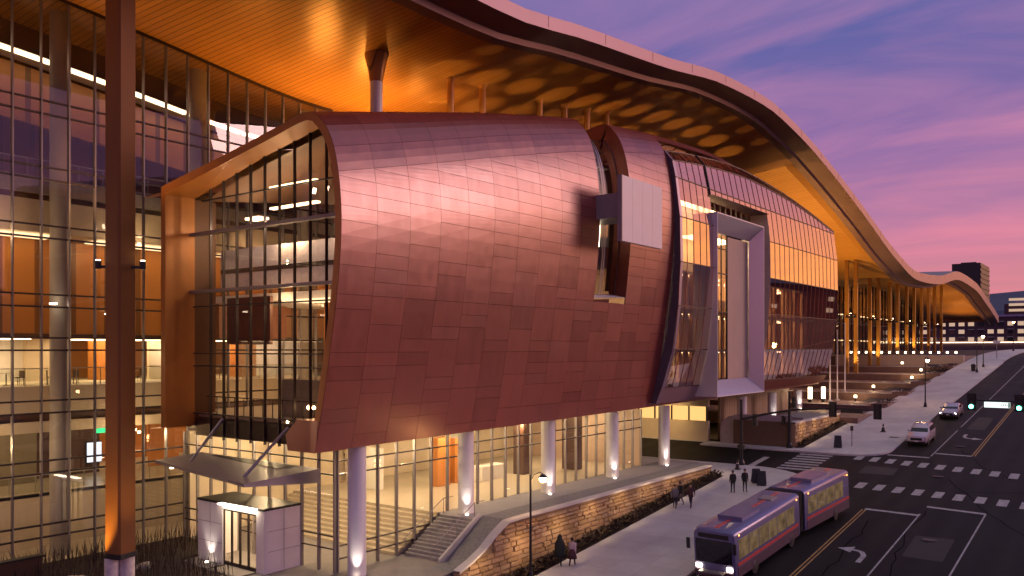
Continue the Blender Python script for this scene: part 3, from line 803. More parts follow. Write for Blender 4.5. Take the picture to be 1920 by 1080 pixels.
# portal frame (big picture window)
por = thing('portal_window', (75.7, 29.6, -4), 'tall box-framed picture window with splayed pale pink reveals projecting from the glass bay', 'window')
O = [(69.9, -4.2), (81.4, -4.2), (81.4, 12.1), (69.9, 12.1)]; I_ = [(71.2, -2.8), (80.85, -2.8), (80.85, 10.7), (71.2, 10.7)]
yo, yi = 29.6, 30.95
names = ['sill', 'right_reveal', 'head', 'left_reveal']
for k in range(4):
    a, c = O[k], O[(k + 1) % 4]; d_, e_ = I_[(k + 1) % 4], I_[k]
    cen = (75.6, 4)
    def sh(p, f): return (p[0] + (cen[0] - p[0]) * f, p[1] + (cen[1] - p[1]) * f)
    a2, c2 = sh(a, .012), sh(c, .012)
    MB().add([(a2[0], yo, a2[1]), (c2[0], yo, c2[1]), (d_[0], yi, d_[1]), (e_[0], yi, e_[1])], [(0, 1, 2, 3)]).build('reveal', M['reveal'], por, fix=False)
    MB().add([(a[0], yo - .01, a[1]), (c[0], yo - .01, c[1]), (c2[0], yo - .01, c2[1]), (a2[0], yo - .01, a2[1])], [(0, 1, 2, 3)]).build('front_edge', M['white'], por, fix=False)
    MB().add([(a[0], yo - .01, a[1]), (c[0], yo - .01, c[1]), (c[0], 31.9, c[1]), (a[0], 31.9, a[1])], [(0, 1, 2, 3)]).build('outer_side', M['reveal'], por, fix=False)
MB().box(75.6, 80.85, yi + .10, yi + .25, -2.8, 10.6).build('inner_wall', M['tan'], por)
b = MB()
b.box(75.5, 75.6, yi + .02, yi + .2, -2.8, 10.6)
for x in (72.8, 74.2): b.box(x, x + .05, yi + .05, yi + .15, -2.8, 10.6)
for z in (-.2, 3.4, 7.0, 9.3): b.box(71.2, 75.5, yi + .04, yi + .16, z, z + .09)
b.build('window_bars', M['mull_dark'], por)
MB().add([(71.2, yi + .12, -2.8), (75.5, yi + .12, -2.8), (75.5, yi + .12, 10.6), (71.2, yi + .12, 10.6)], [(0, 1, 2, 3)]).build('pane', M['glass'], por)
MB().box(70.5, 79, 34, 34.2, -2.8, 10.6).build('room_wall', M['cream'], por)
MB().box(70.5, 78, 31.4, 33.4, 10.2, 10.35).build('room_light', M['ceil_hi'], por)

# ------------------------------------------------------------------ glazed gable end of the drum
gab = thing('gable_glazing', (29.7, 40, -5), 'tall glazed end wall set inside the ochre-lined mouth of the copper volume', 'glazing')
XG = 29.7
def liner_z(y):
    P = sorted([(p[1], p[2]) for p in liner(XG) if p[2] > 6.5])
    for (y0, z0), (y1, z1) in zip(P[:-1], P[1:]):
        if y0 <= y <= y1 and y1 > y0: return lerp(z0, z1, (y - y0) / (y1 - y0))
    return P[0][1]
ym = [33.0, 34.35] + [35.65 + 1.3 * i for i in range(8)] + [46.5]
def liner_y(z):                                            # inner face of the belly at height z
    P = sorted([(p[2], p[1]) for p in liner(XG) if p[1] < 34.6])
    for (z0, y0), (z1, y1) in zip(P[:-1], P[1:]):
        if z0 <= z <= z1 and z1 > z0: return lerp(y0, y1, (z - z0) / (z1 - z0))
    return 33.4
for y in ym[1:-1]:
    zt = liner_z(y); zb = -5.2 if y < 35.2 else -5.4
    MB().box(XG - .09, XG + .09, y - .021, y + .021, zb, zt).build('mullion', M['mull_dark'], gab)
zr = [-5.2, -3.9, -1.0, -.25, 2.6, 3.5, 7.0, 9.0, 12.4]
for z in zr[1:-1]:
    big = z in (3.5, 7.0)
    yb_ = 46.5
    if z > 8.9: yb_ = 45.6
    MB().box(XG - (.34 if big else .08), XG + .08, max(liner_y(z), 31.6) + .02, yb_, z - (.09 if big else .035), z + (.09 if big else .035)).build('transom', M['mull'] if big else M['mull_dark'], gab)
for j in range(len(ym) - 1):
    for k in range(len(zr) - 1):
        z0, z1 = zr[k], zr[k + 1]; y0, y1 = ym[j], ym[j + 1]
        if j == 0: y0 = None
        def yl(z): return y0 if y0 is not None else liner_y(z)
        ta, tb = (liner_z(max(y0 if y0 else 33.0, 32.6)), liner_z(y1))
        if z0 > max(ta, tb): continue
        q = [(XG, yl(z0), z0), (XG, y1, z0), (XG, y1, min(z1, tb)), (XG, yl(min(z1, 11)), min(z1, ta))]
        MB().add(q, [(0, 1, 2, 3)]).build('pane', M['glass_end'], gab, fix=False)

# rooms inside the gable
rm = thing('ballroom_interior', (36, 40, -4), 'warm lit foyer rooms of white, cream and orange panels behind the gable glass', 'interior')
MB().box(30.0, 51, 33.2, 49.3, -4.15, -3.95).build('floor', M['floor_in'], rm)
MB().box(33.0, 51, 33.6, 49.3, 3.0, 3.5).build('mezzanine', M['white_in'], rm)
MB().box(33.0, 33.15, 33.0, 48.6, 3.8, 6.5).build('balcony_front', simple('lavender_panel', (.66, .60, .64), .5), rm)
MB().box(32.93, 33.2, 33.0, 48.5, 4.95, 5.22).build('dark_band', M['mull_dark'], rm)
MB().box(44.0, 44.2, 33.0, 49.3, -3.95, 3.0).build('back_wall', M['cream'], rm)
MB().box(45.0, 45.2, 33.0, 49.3, 3.5, 12.8).build('upper_back_wall', M['tan'], rm)
MB().box(32.6, 38, 48.2, 49.2, .75, 3.0).build('brown_wall', simple('red_brown_panel', (.20, .07, .03), .5), rm)
MB().box(31.6, 31.8, 41.6, 45.9, .3, 3.2).build('brown_bulkhead', simple('red_brown_panel', (.17, .06, .03), .5), rm)
MB().box(36.0, 36.3, 38.6, 41.2, .2, 3.0).build('orange_wall', M['wood2'], rm)
MB().box(36.0, 36.3, 41.2, 41.9, -3.95, 3.0).build('orange_pier', M['wood2'], rm)
MB().box(31.5, 31.7, 36.6, 40.4, -3.95, -1.75).build('grey_counter', simple('taupe_panel', (.22, .18, .15), .5), rm)
MB().lathe((36.4, 36.9, -3.95), [(.55, 0), (.55, 6.95)], 16).build('round_column', simple('peach_plaster', (.55, .38, .28), .6), rm)
MB().grid([[(30.2, y, liner_z(max(y, 32.8)) - .15), (45, y, liner_z(max(y, 32.8)) + 1.6)] for y in (32.9, 34, 36, 40, 44, 46.3)]).build('sloping_ceiling', simple('dark_ceiling', (.16, .08, .04), .5), rm, fix=False)
b = MB()
b.box(32.0, 32.25, 38.0, 42.2, 9.75, 9.85); b.box(34.0, 34.35, 40.3, 44.8, 9.0, 9.12); b.box(33.0, 33.8, 44.6, 46.0, 8.3, 8.45)
b.build('strip_lights', M['strip'], rm)
b = MB(); 
for y in (35, 36.2, 37.4, 38.5): b.tube([(32.4, y, 9.4), (32.4, y + .08, 9.1)], .09, 8)
b.build('track_spots', M['lampw'], rm)
MB().box(37.2, 43.5, 34.0, 43.5, 2.84, 2.98).build('ceiling_light', M['ceil'], rm)
MB().box(32.4, 34.5, 36, 41.5, 2.88, 2.99).build('ceiling_light', M['ceil'], rm)
b = MB(); b.sphere((30.4, 36.6, -3.2), .13, 10); b.sphere((30.4, 36.2, -3.2), .10, 10); b.build('globe_lamps', M['lamp'], rm)
b = MB()
for y in [34.4 + .9 * i for i in range(14)]: b.box(30.4, 30.45, y, y + .03, -3.95, -2.9)
b.box(30.39, 30.46, 34.3, 46.3, -2.93, -2.87); b.build('guard_rail', M['mull_dark'], rm)
b = MB(); b.box(29.75, 31.0, 35.2, 46.4, -5.25, -4.2); b.build('floor_edge', M['mull_dark'], rm)

# ------------------------------------------------------------------ tall glass wall of the hall
YW = 49.5; PIT = 1.515; X0W = 20.53 - 3 * PIT
cw = thing('curtain_wall', (20, YW, -12), 'tall glass curtain wall with thin metal mullions under the timber soffit left of the copper volume', 'glass wall')
ZT = [14.05, 13.3, 10.3, 9.6, 7.0, 6.3, 3.1, 2.4, .65, -.05, -2.9, -3.6, -6.3, -7.0, -9.9, -10.6]
xm = [X0W + PIT * i for i in range(19)]
for x in xm:
    MB().box(x - .035, x + .035, YW - .14, YW + .1, -12.15, Zw(x) - .02).build('mullion', M['mull'], cw)
for z in ZT:
    MB().box(xm[0], xm[-1], YW - .08, YW + .06, z - .048, z + .048).build('transom', M['mull_dark'], cw)
zz = sorted(ZT + [-12.15])
pm = {}
for j in range(len(xm) - 1):
    for k in range(len(zz)):
        z0 = zz[k]
        if k == len(zz) - 1:
            a, c = xm[j], xm[j + 1]
            MB().add([(a, YW, z0), (c, YW, z0), (c, YW, Zw(c)), (a, YW, Zw(a))], [(0, 1, 2, 3)]).build('pane', M['glass'], cw, fix=False)
            continue
        if k not in pm: pm[k] = MB().add([(0, 0, 0), (PIT, 0, 0), (PIT, 0, zz[k + 1] - z0), (0, 0, zz[k + 1] - z0)], [(0, 1, 2, 3)]).mesh('pane', M['glass'], fix=False)
        inst('pane', pm[k], cw, (xm[j], YW, z0), (R(random.uniform(-.25, .25)), 0, R(random.uniform(-.2, .2))))
hd = MB(); hd.grid([[(x, YW - .16, Zw(x) + .05), (x, YW - .16, Zw(x) - .22)] for x in xm]); hd.build('head_trim', M['mull_dark'], cw, fix=False)

# distant run of the same glass wall beyond the drum
fw_ = thing('far_curtain_wall', (150, YW, -5), 'far stretch of the glass hall front beyond the copper volume, dim gold inside', 'glass wall')
b = MB(); p_ = MB(); t_ = MB()
for i in range(60):
    x = 84 + 3.0 * i; zb = -9
    p_.add([(x, YW, zb), (x + 3, YW, zb), (x + 3, YW, Zw(x + 3) + .6), (x, YW, Zw(x) + .6)], [(0, 1, 2, 3)])
    b.box(x - .06, x + .06, YW - .15, YW + .1, zb, Zw(x) + .6)
for z in (-5, -1.5, 2, 5.5, 9, 12.5): t_.box(84, 250, YW - .1, YW + .1, z - .06, z + .06)
b.build('mullions', M['mull_dark'], fw_, kind='stuff'); t_.build('transoms', M['mull_dark'], fw_, kind='stuff'); p_.build('panes', M['glass_far'], fw_, kind='stuff', fix=False)
MB().box(84, 264, 56, 56.3, -9, 14).build('inner_wall', M['wood'], fw_)
MB().box(84, 250, 49.6, 56, 2.2, 2.6).build('floor_slab', M['tan'], fw_)
b = MB()
for i in range(26): b.box(100 + 6 * i, 102.5 + 6 * i, 52, 52.5, 1.9, 2.05); b.box(100 + 6 * i, 102 + 6 * i, 52, 52.5, 7.6, 7.75)
b.build('ceiling_lamps', M['ceil_hi'], fw_, kind='stuff')

# ------------------------------------------------------------------ inside the hall
hall = thing('hall_interior', (30, 56, -12), 'warm lit hall behind the tall glass wall with pale balconies and orange timber walls', 'interior')
XA, XB = 6, 66
MB().box(XA, XB, 49.7, 54.4, -12.35, -12.17).build('lower_floor', M['floor_in'], hall)
MB().box(XA, XB, 54.4, 54.6, -12.35, -8.9).build('lower_retaining_wall', M['cream'], hall)
MB().box(XA, XB, 54.4, 66, -9.1, -8.88).build('lobby_floor', M['floor_in'], hall)
MB().box(XA, XB, 66, 66.3, -9, 18.5).build('back_wall', M['wood'], hall)
MB().box(XA, 26, 59.0, 59.3, -8.88, -4.9).build('lobby_wall', M['olive'], hall)
MB().box(26.2, 31, 60.5, 60.8, -8.88, -4.9).build('lobby_wall', M['darkwood'], hall)
for x0, x1, m in ((31.5, 33.2, 'wood2'), (34.6, 37, 'wood2'), (38.6, 44, 'wood2')):
    MB().box(x0, x1, 60, 60.3, -8.88, -4.9).build('lobby_pier', M[m], hall)
MB().box(XA, XB, 52.4, 66, -3.75, -2.2).build('balcony_slab', M['cream'], hall)
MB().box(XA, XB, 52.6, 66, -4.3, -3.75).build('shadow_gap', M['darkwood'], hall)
MB().box(XA, XB, 52.3, 60, -4.95, -4.3).build('bulkhead', M['cream'], hall)
MB().box(XA, XB, 55.2, 55.5, 1.0, 6.9).build('timber_wall', M['wood'], hall)
MB().box(XA, XB, 55.15, 66, .72, .98).build('dark_soffit', M['darkwood'], hall)
MB().box(XA, 26.5, 62.2, 62.5, -2.2, .72).build('white_wall', M['white_in'], hall)
MB().box(26.5, 28.6, 61.6, 62.5, -2.2, .72).build('cream_pier', M['cream'], hall)
MB().box(43.2, 48.5, 59.5, 59.8, -2.2, .72).build('white_wall', M['white_in'], hall)
MB().box(40.6, 42.4, 57.6, 59, -2.2, .72).build('orange_pier', M['wood2'], hall)
MB().box(33.5, 36.5, 58.2, 58.5, -2.2, .72).build('cream_wall', M['cream'], hall)
MB().box(30.4, 31.6, 59.6, 61, -2.2, .72).build('orange_pier', M['wood2'], hall)
MB().box(37.0, 38.8, 58.6, 61, -2.2, .72).build('orange_pier', M['wood2'], hall)
MB().box(XA, XB, 52.1, 55.2, 6.95, 8.85).build('bulkhead', M['cream'], hall)
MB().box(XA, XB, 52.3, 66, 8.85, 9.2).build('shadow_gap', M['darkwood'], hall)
MB().box(XA, XB, 52.0, 66, 9.2, 10.2).build('balcony_slab', simple('grey_slab', (.30, .27, .25), .6), hall)
b = MB(); b.grid([[(x, 56.5, Zw(x) - 5.6), (x, 56.5, Zw(x) - 2.05)] for x in [XA + 3 * i for i in range(21)]]); b.build('upper_timber_wall', M['wood'], hall, fix=False)
b = MB(); b.grid([[(x, 54.4, Zw(x) - 1.85), (x, 54.4, Zw(x) - .25)] for x in [XA + 3 * i for i in range(21)]]); b.build('dark_bulkhead', M['darkwood'], hall, fix=False)
b = MB(); b.grid([[(x, 54.4, Zw(x) - 1.86), (x, 56.4, Zw(x) - 1.9)] for x in [XA + 3 * i for i in range(21)]]); b.build('cove_ceiling', M['white_in'], hall, fix=False)
for i in range(10):
    x = 7 + 4.6 * i
    if x > 46: break
    MB().add([(x, 54.55, Zw(x) - 1.98), (x + 4.3, 54.55, Zw(x + 4.3) - 1.98), (x + 4.3, 55.0, Zw(x + 4.3) - 2.0), (x, 55.0, Zw(x) - 2.0), (x, 54.5, Zw(x) - 1.88), (x + 4.3, 54.5, Zw(x + 4.3) - 1.88), (x + 4.3, 55.0, Zw(x + 4.3) - 1.88), (x, 55.0, Zw(x) - 1.88)],
             [(0, 3, 2, 1), (4, 5, 6, 7), (0, 1, 5, 4), (1, 2, 6, 5), (2, 3, 7, 6), (3, 0, 4, 7)]).build('cove_light', M['strip'], hall)
for z, y0, y1, m in ((-5.0, 56, 58.4, 'ceil'), (-5.0, 61.5, 65, 'ceil'), (6.88, 52.6, 54.6, 'ceil')):
    for i in range(5):
        x = 9 + 9 * i
        MB().box(x, x + 6.5, y0, y1, z - .06, z).build('ceiling_light', M[m], hall)
for i in range(4): MB().box(10 + 9 * i, 16 + 9 * i, 57.5, 61, .64, .70).build('ceiling_light', M['ceil_hi'], hall)
for i in range(6): MB().box(9 + 7 * i, 9.3 + 7 * i, 50.3, 50.6, 2.6, 2.7).build('pendant_spot', M['lampw'], hall)
def railing(x0, x1, y, z, nm='balustrade'):
    b = MB(); b.box(x0, x1, y - .03, y + .03, z + 1.03, z + 1.09)
    for i in range(int((x1 - x0) / 1.5) + 1): b.box(x0 + 1.5 * i, x0 + 1.5 * i + .04, y - .02, y + .02, z, z + 1.03)
    o = b.build(nm, M['int_column'], hall)
    MB().add([(x0, y - .04, z + .05), (x1, y - .04, z + .05), (x1, y - .04, z + 1.0), (x0, y - .04, z + 1.0)], [(0, 1, 2, 3)]).build('rail_pane', M['rail_glass'], o, fix=False)
railing(XA, 46, 52.6, -2.2); railing(XA, 46, 52.3, 10.2); railing(XA, 60, 54.7, -8.88)
ex = thing('exit_sign', (26.8, 52.3, -5.1), 'small green lit exit sign under the balcony edge inside the hall', 'sign')
MB().box(26.45, 27.15, 52.26, 52.34, -5.25, -4.97).build('sign_box', M['exit'], ex)
scn = thing('wall_screen', (29.6, 60, -7), 'bright white information screen on the dark lobby wall near the exit sign', 'screen')
MB().box(30.0, 31.0, 60.2, 60.4, -8.1, -6.7).build('screen_face', M['screen'], scn); MB().box(29.93, 31.07, 60.3, 60.45, -8.17, -6.63).build('screen_frame', M['dark'], scn)

# furniture on the balcony
def chair(loc, rz, first=[None]):
    if first[0] is None:
        t = thing('cafe_chair', (0, 0, 0), 'dark cafe chair at a pale table on the middle balcony of the hall', 'chair', 'chairs on the hall balcony')
        MB().box(-.22, .22, -.22, .22, .42, .47).build('seat', M['darkwood'], t); MB().box(-.22, .22, .19, .23, .47, .88).build('backrest', M['darkwood'], t)
        for sx_ in (-.19, .19):
            for sy_ in (-.19, .19): MB().tube([(sx_, sy_, 0), (sx_, sy_, .42)], .018, 6).build('leg', M['dark'], t)
        first[0] = t; o = t
    else: o = copy_tree(first[0])
    o.location = loc; o.rotation_euler = (0, 0, rz); return o
def tablet(loc, first=[None]):
    if first[0] is None:
        t = thing('cafe_table', (0, 0, 0), 'small pale cafe table on the middle balcony of the hall', 'table', 'tables on the hall balcony')
        MB().lathe((0, 0, .72), [(.40, 0), (.40, .03)], 14).build('table_top', M['white_in'], t); MB().tube([(0, 0, .02), (0, 0, .72)], .035, 8).build('pedestal', M['dark'], t)
        MB().lathe((0, 0, 0), [(.25, 0), (.22, .02)], 12).build('base', M['dark'], t); first[0] = t; o = t
    else: o = copy_tree(first[0])
    o.location = loc; return o
for i, x in enumerate((19.5, 22.6, 25.6, 30.6, 33.9, 37.0)):
    y = 54.6 + .7 * (i % 2); on = ('first', 'second', 'third', 'fourth', 'fifth', 'sixth')[i]
    tablet((x, y, -2.19))['label'] = on + ' small pale cafe table from the left on the middle hall balcony'
    chair((x + .75, y + .1, -2.19), R(-90 + 12 * i))['label'] = 'dark cafe chair on the right side of the ' + on + ' balcony table from the left'
    chair((x - .75, y - .1, -2.19), R(90 - 9 * i))['label'] = 'dark cafe chair on the left side of the ' + on + ' balcony table from the left'
# round interior columns
first = None
for i in range(5):
    x = 14.8 + 9.14 * i
    if first is None:
        t = thing('round_column', (x, 51.3, -12.15), 'grey round concrete column just behind the glass wall', 'column', 'round columns inside the hall glass')
        zt = Zw(x) + 12.0; MB().lathe((x, 51.3, -12.15), [(.57, 0), (.57, zt)], 20).build('shaft', M['int_column'], t, smooth=False); first = t
        smooth_angle(t.children[0])
    else:
        c = copy_tree(first); c.location = (x, 51.3, -12.15)
for o in list(bpy.data.objects):
    if o.name.startswith('round_column') and o.parent is None: o['label'] = {0: 'grey round interior column at the far left edge of the glass hall', 1: 'grey round interior column rising full height left of the big brown post', 2: 'grey round interior column whose top shows above the copper gable', 3: 'grey round interior column hidden behind the copper volume', 4: 'grey round interior column farthest behind the copper volume'}[int(round((o.location.x - 14.8) / 9.14))]

# ------------------------------------------------------------------ big outdoor post
po = thing('roof_post', (21.7, 40.3, -12.15), 'massive square brown roof post with lamps halfway up, lit orange at its foot', 'column')
def sqr(cx, cy, s, rot, z0, z1, bev=.12):
    pts = []
    for k in range(4):
        a0 = R(90 * k + 45 + rot); r = s / math.sqrt(2)
        cxk, cyk = r * math.cos(a0), r * math.sin(a0)
        for da in (-1, 1):
            a1 = R(90 * (k + da) + 45 + rot); e = Vector((r * math.cos(a1) - cxk, r * math.sin(a1) - cyk)).normalized() * bev
            pts.append((cx + cxk + e.x, cy + cyk + e.y))
    return MB().prism(pts, z0, z1)
PX, PY = 21.7, 40.3
sqr(PX, PY, 1.05, 12, -10.0, soffit_z(PX, PY) + .3, .10).build('shaft', simple('brown_post_paint', (.22, .095, .032), .5, 0, var=.06, scale=.5, spec=.15), po)
sqr(PX, PY, 1.16, 12, -10.25, -10.0, .1).build('collar', M['dark'], po)
for dx, dy in ((-.30, .22), (.28, -.10)):
    smooth_angle(MB().lathe((PX + dx, PY + dy, -12.15), [(.36, 0), (.36, 1.9)], 14).build('footing', simple('white_stone_base', (.62, .57, .54), .8, var=.25, scale=5, bump=.4), po))
for sx_, sy_ in ((-.66, .46), (.52, -.72)):
    b = MB(); b.bar((PX + sx_ * .55, PY + sy_ * .55, 4.05), (PX + sx_ * 1.25, PY + sy_ * 1.25, 4.05), .10, .14); b.tube([(PX + sx_ * 1.25, PY + sy_ * 1.25, 3.95), (PX + sx_ * 1.25, PY + sy_ * 1.25, 4.35)], .15, 10)
    br_ = b.build('lamp_bracket', M['dark'], po)
    MB().lathe((PX + sx_ * 1.25, PY + sy_ * 1.25, 4.36), [(.11, 0), (.10, .03)], 10).build('lamp_lens', M['lampw'], br_)

# roof-carrying columns behind the ridge of the drum
cc_x = [38.8, 46.2, 49.9, 57.5, 61.3, 65.0, 68.5]
for i, x in enumerate(cc_x):
    t = thing('canopy_column', (x, 40, 10), '', 'column', 'roof columns behind the copper volume')
    t['label'] = ['mauve round roof column with flared head seen above the copper ridge', 'second roof column behind the copper ridge, lit gold', 'third roof column behind the copper ridge, lit gold', 'fourth roof column behind the copper ridge, left of the slot window', 'fifth roof column behind the copper ridge, just left of the slot window', 'sixth roof column behind the copper ridge, above the slot window', 'seventh roof column behind the copper ridge, right of the slot window'][i]
    zs = soffit_z(x, 40); r_ = .40 if i == 0 else .26
    smooth_angle(MB().lathe((x, 40, 0), [(r_, 9), (r_, zs - 1.75 if i == 0 else zs + .1)], 16).build('shaft', M['column'] if i == 0 else M['lining'], t))
    if i == 0: smooth_angle(MB().lathe((x, 40, 0), [(.42, zs - 1.78), (.44, zs - 1.7), (.53, zs - 1.1), (.66, zs - .5), (.84, zs + .1), (1.0, zs + .5)], 24).build('flared_head', M['soffit'], t))
    else: smooth_angle(MB().lathe((x, 40, 0), [(.28, zs - .25), (.4, zs + .1)], 16).build('flared_head', M['lining'], t))

# ------------------------------------------------------------------ ground floor under the drum
MB().prism([(-20, 29.95), (36.0, 29.95), (36.0, 49.45), (-20, 49.45)], -16, -12.15).build('entry_plaza', simple('plaza_concrete', (.20, .18, .18), .7, var=.15, scale=1.0), kind='structure')
MB().prism([(39.3, 31.8), (70.9, 31.8), (70.9, 35.0), (39.3, 35.0)], -13.5, -10.2).build('terrace', simple('terrace_paving', (.27, .26, .28), .65, var=.1, scale=.8), kind='structure')
MB().prism([(36.0, 29.95), (39.3, 29.95), (39.3, 31.75), (36.0, 31.75)], -13.5, -12.15).build('terrace_footing', M['gravel'], kind='structure')
# planted slope between steps and stone wall
b = MB(); b.grid([[(34.6, 29.75, -12.13), (34.6, 31.6, -12.13)], [(36.2, 29.75, -11.6), (36.2, 31.6, -12.1)], [(39.6, 29.75, -10.02), (39.6, 31.75, -10.05)], [(69.5, 29.75, -10.02), (69.5, 31.8, -10.08)]])
b.build('planted_slope', M['gravel'], kind='structure', fix=False)
st = thing('entry_steps', (37.6, 33.3, -12.15), 'flight of grey concrete steps climbing along the lobby glass to the terrace', 'stairs')
n = 12
for i in range(n):
    x0 = 36.0 + .275 * i; z = -12.15 + .1625 * (i + 1)
    MB().box(x0, x0 + .262 if i < n - 1 else 39.28, 31.95, 34.75, z - .1625, z).build('tread', simple('step_concrete', (.30, .28, .29), .7) if i == 0 else bpy.data.materials['step_concrete'], st)
MB().add([(35.8, 31.78, -12.15), (39.4, 31.78, -12.15), (39.4, 31.78, -9.9), (35.8, 31.78, -11.95), (35.8, 31.94, -12.15), (39.4, 31.94, -12.15), (39.4, 31.94, -9.9), (35.8, 31.94, -11.95)],
         [(0, 1, 2, 3), (7, 6, 5, 4), (0, 4, 5, 1), (1, 5, 6, 2), (2, 6, 7, 3), (3, 7, 4, 0)]).build('stringer', M['concrete'], st)
for y in (32.1, 34.6):
    b = MB(); b.tube([(35.7, y, -11.2), (39.3, y, -9.25), (40.2, y, -9.25)], .025, 6)
    for x, z in ((35.9, -12.1), (37.6, -11.2), (39.3, -10.2)): b.tube([(x, y, z), (x, y, z + .95)], .02, 6)
    b.build('handrail', M['mull'], st)
# lobby glazing: front run and the return beneath the gable
YL = 35.0
lob = thing('lobby_glazing', (31, YL, -12.15), 'street-level lobby glass wall of tall panes between the white columns', 'glass wall')
xl = [31.0 + 1.515 * i for i in range(24)]
def fl(x): return -12.15 if x < 38.9 else -10.2
for x in xl: MB().box(x - .05, x + .05, YL - .12, YL + .08, fl(x), -5.25).build('mullion', M['mull'], lob)
for z in (-6.1, -6.85): MB().box(xl[0], xl[-1], YL - .06, YL + .06, z - .035, z + .035).build('transom', M['mull_dark'], lob)
for z in (-10.75, -11.45): MB().box(xl[0], 39.0, YL - .06, YL + .06, z - .035, z + .035).build('transom', M['mull_dark'], lob)
zlev = [-12.15, -10.2, -6.85, -6.1, -5.25]
for a, c in zip(xl[:-1], xl[1:]):
    for z0, z1 in zip(zlev[:-1], zlev[1:]):
        if z1 <= fl(a) + .01: continue
        MB().add([(a, YL, z0), (c, YL, z0), (c, YL, z1), (a, YL, z1)], [(0, 1, 2, 3)]).build('pane', M['glass_low'], lob, fix=False)
XR = 30.85
ret = thing('return_glazing', (XR, 42, -12.15), 'entry-side lobby glass below the gable with dark double transoms', 'glass wall')
yl = [35.0, 36.3] + [37.75 + 1.45 * i for i in range(9)]
for y in yl: MB().box(XR - .1, XR + .08, y - .05, y + .05, -12.15, -5.3).build('mullion', M['mull'], ret)
for z in (-6.1, -6.85, -10.2, -10.9): MB().box(XR - .05, XR + .05, yl[0], yl[-1], z - .035, z + .035).build('transom', M['mull_dark'], ret)
zl = [-12.15, -10.2, -6.85, -5.3]
for a, c in zip(yl[:-1], yl[1:]):
    for z0, z1 in zip(zl[:-1], zl[1:]):
        MB().add([(XR, a, z0), (XR, c, z0), (XR, c, z1), (XR, a, z1)], [(0, 1, 2, 3)]).build('pane', M['glass_low'], ret, fix=False)
# lobby rooms
lb_ = thing('lobby_interior', (45, 42, -12.15), 'bright lobby with pale floor, broad inner steps and cream walls behind the street-level glass', 'interior')
MB().box(31, 35.5, 35.1, 49.3, -12.4, -12.16).build('lower_floor', M['floor_in'], lb_)
for i in range(10):
    MB().box(35.5 + .42 * i, 35.5 + .42 * (i + 1) if i < 9 else 66.0, 35.1, 49.3, -12.4, -12.16 + .195 * (i + 1)).build('inner_step', M['floor_in'], lb_)
MB().box(44.0, 66, 48.6, 48.8, -10.2, -5.3).build('back_wall', M['cream'], lb_)
MB().box(31.0, 44, 49.0, 49.2, -12.1, -5.3).build('back_wall', M['cream'], lb_)
MB().box(65.9, 66.1, 35.1, 48.8, -10.2, -5.3).build('end_wall', M['tan'], lb_)
for x0, x1, y0, y1, z1, m in ((46.6, 48.0, 41.6, 42.4, -6.6, 'wood2'), (48.6, 49.2, 41.6, 42.2, -6.8, 'wood2'), (55.2, 56.2, 40, 41, -5.3, 'darkwood'), (53, 53.6, 45, 46, -5.3, 'white_in'), (60, 61, 38, 39.4, -5.3, 'darkwood'), (43.0, 43.4, 44, 47, -7.2, 'white_in')):
    MB().box(x0, x1, y0, y1, -10.2, z1).build('kiosk', M[m], lb_)
MB().box(50.5, 53.5, 40.5, 41.6, -10.2, -9.1).build('reception_desk', M['white_in'], lb_)
for i, (x, y) in enumerate([(33, 38), (33, 44), (40.5, 38), (40.5, 44), (47, 38), (47, 44.5), (54, 38), (54, 44.5), (61, 38), (61, 44)]):
    MB().box(x - 1.7, x + 1.7, y - .9, y + .9, -5.42, -5.34).build('ceiling_light', M['ceil_hi'], lb_)
# white columns under the drum
wc = None
lab = {0: 'nearest white round column beside the entry steps foot', 1: 'white round column at the top of the entry steps', 2: 'third white column, beside the glowing street lamp', 3: 'fourth white column on the terrace, uplit at its foot', 4: 'white column at the corner by the side street', 6: 'white column just across the side street', 7: 'white column behind the second stone wall', 8: 'farthest white column at the end of the copper volume'}
for i in (0, 1, 2, 3, 4, 6, 7, 8):
    x = 31.24 + 9.14 * i; zb = -12.15 if i == 0 else (-10.2 if i < 5 else -9.9 if i == 6 else -8.4 if i == 7 else -7.3)
    t = thing('round_column', (x, 33.7, zb), lab[i], 'column', 'white columns carrying the copper volume')
    b = MB(); b.lathe((x, 33.7, 0), [(.5, zb), (.5, -8.6), (.485, -8.59), (.485, -8.55), (.5, -8.54), (.5, -5.0)], 22); smooth_angle(b.build('shaft', M['column'], t))
    u = MB(); u.lathe((x - .55, 33.15, zb), [(.10, 0), (.10, .05)], 10); u.build('uplight', M['lampw'], t)

# canopy and vestibule
can = thing('entry_canopy', (28, 40, -6.8), 'thin grey metal wing canopy hung from two struts above the entrance', 'canopy')
A_, B_, C_, D_ = (25.7, 35.9), (28.0, 48.0), (30.6, 47.2), (30.7, 36.0)
MB().add([(A_[0], A_[1], -6.75), (B_[0], B_[1], -6.75), (C_[0], C_[1], -6.45), (D_[0], D_[1], -6.55), (A_[0], A_[1], -6.92), (B_[0], B_[1], -6.92), (C_[0], C_[1], -7.0), (D_[0], D_[1], -7.35)],
         [(0, 1, 2, 3), (7, 6, 5, 4), (0, 4, 5, 1), (1, 5, 6, 2), (2, 6, 7, 3), (3, 7, 4, 0)]).build('wing', M['grey'], can)
MB().add([(29.3, 38, -6.56), (29.9, 45.5, -6.53), (30.4, 45.2, -6.44), (30.4, 37.6, -6.5), ], [(0, 1, 2, 3)]).build('gutter', M['dark'], can)
for (a, c) in (((26.9, 37.6, -6.7), (29.6, 37.4, -4.3)), ((28.6, 45.2, -6.7), (29.6, 43.4, -4.1))):
    MB().tube([a, c], .09, 8).build('strut', simple('strut_metal', (.36, .34, .38), .4, .4) if 'strut_metal' not in bpy.data.materials else bpy.data.materials['strut_metal'], can)
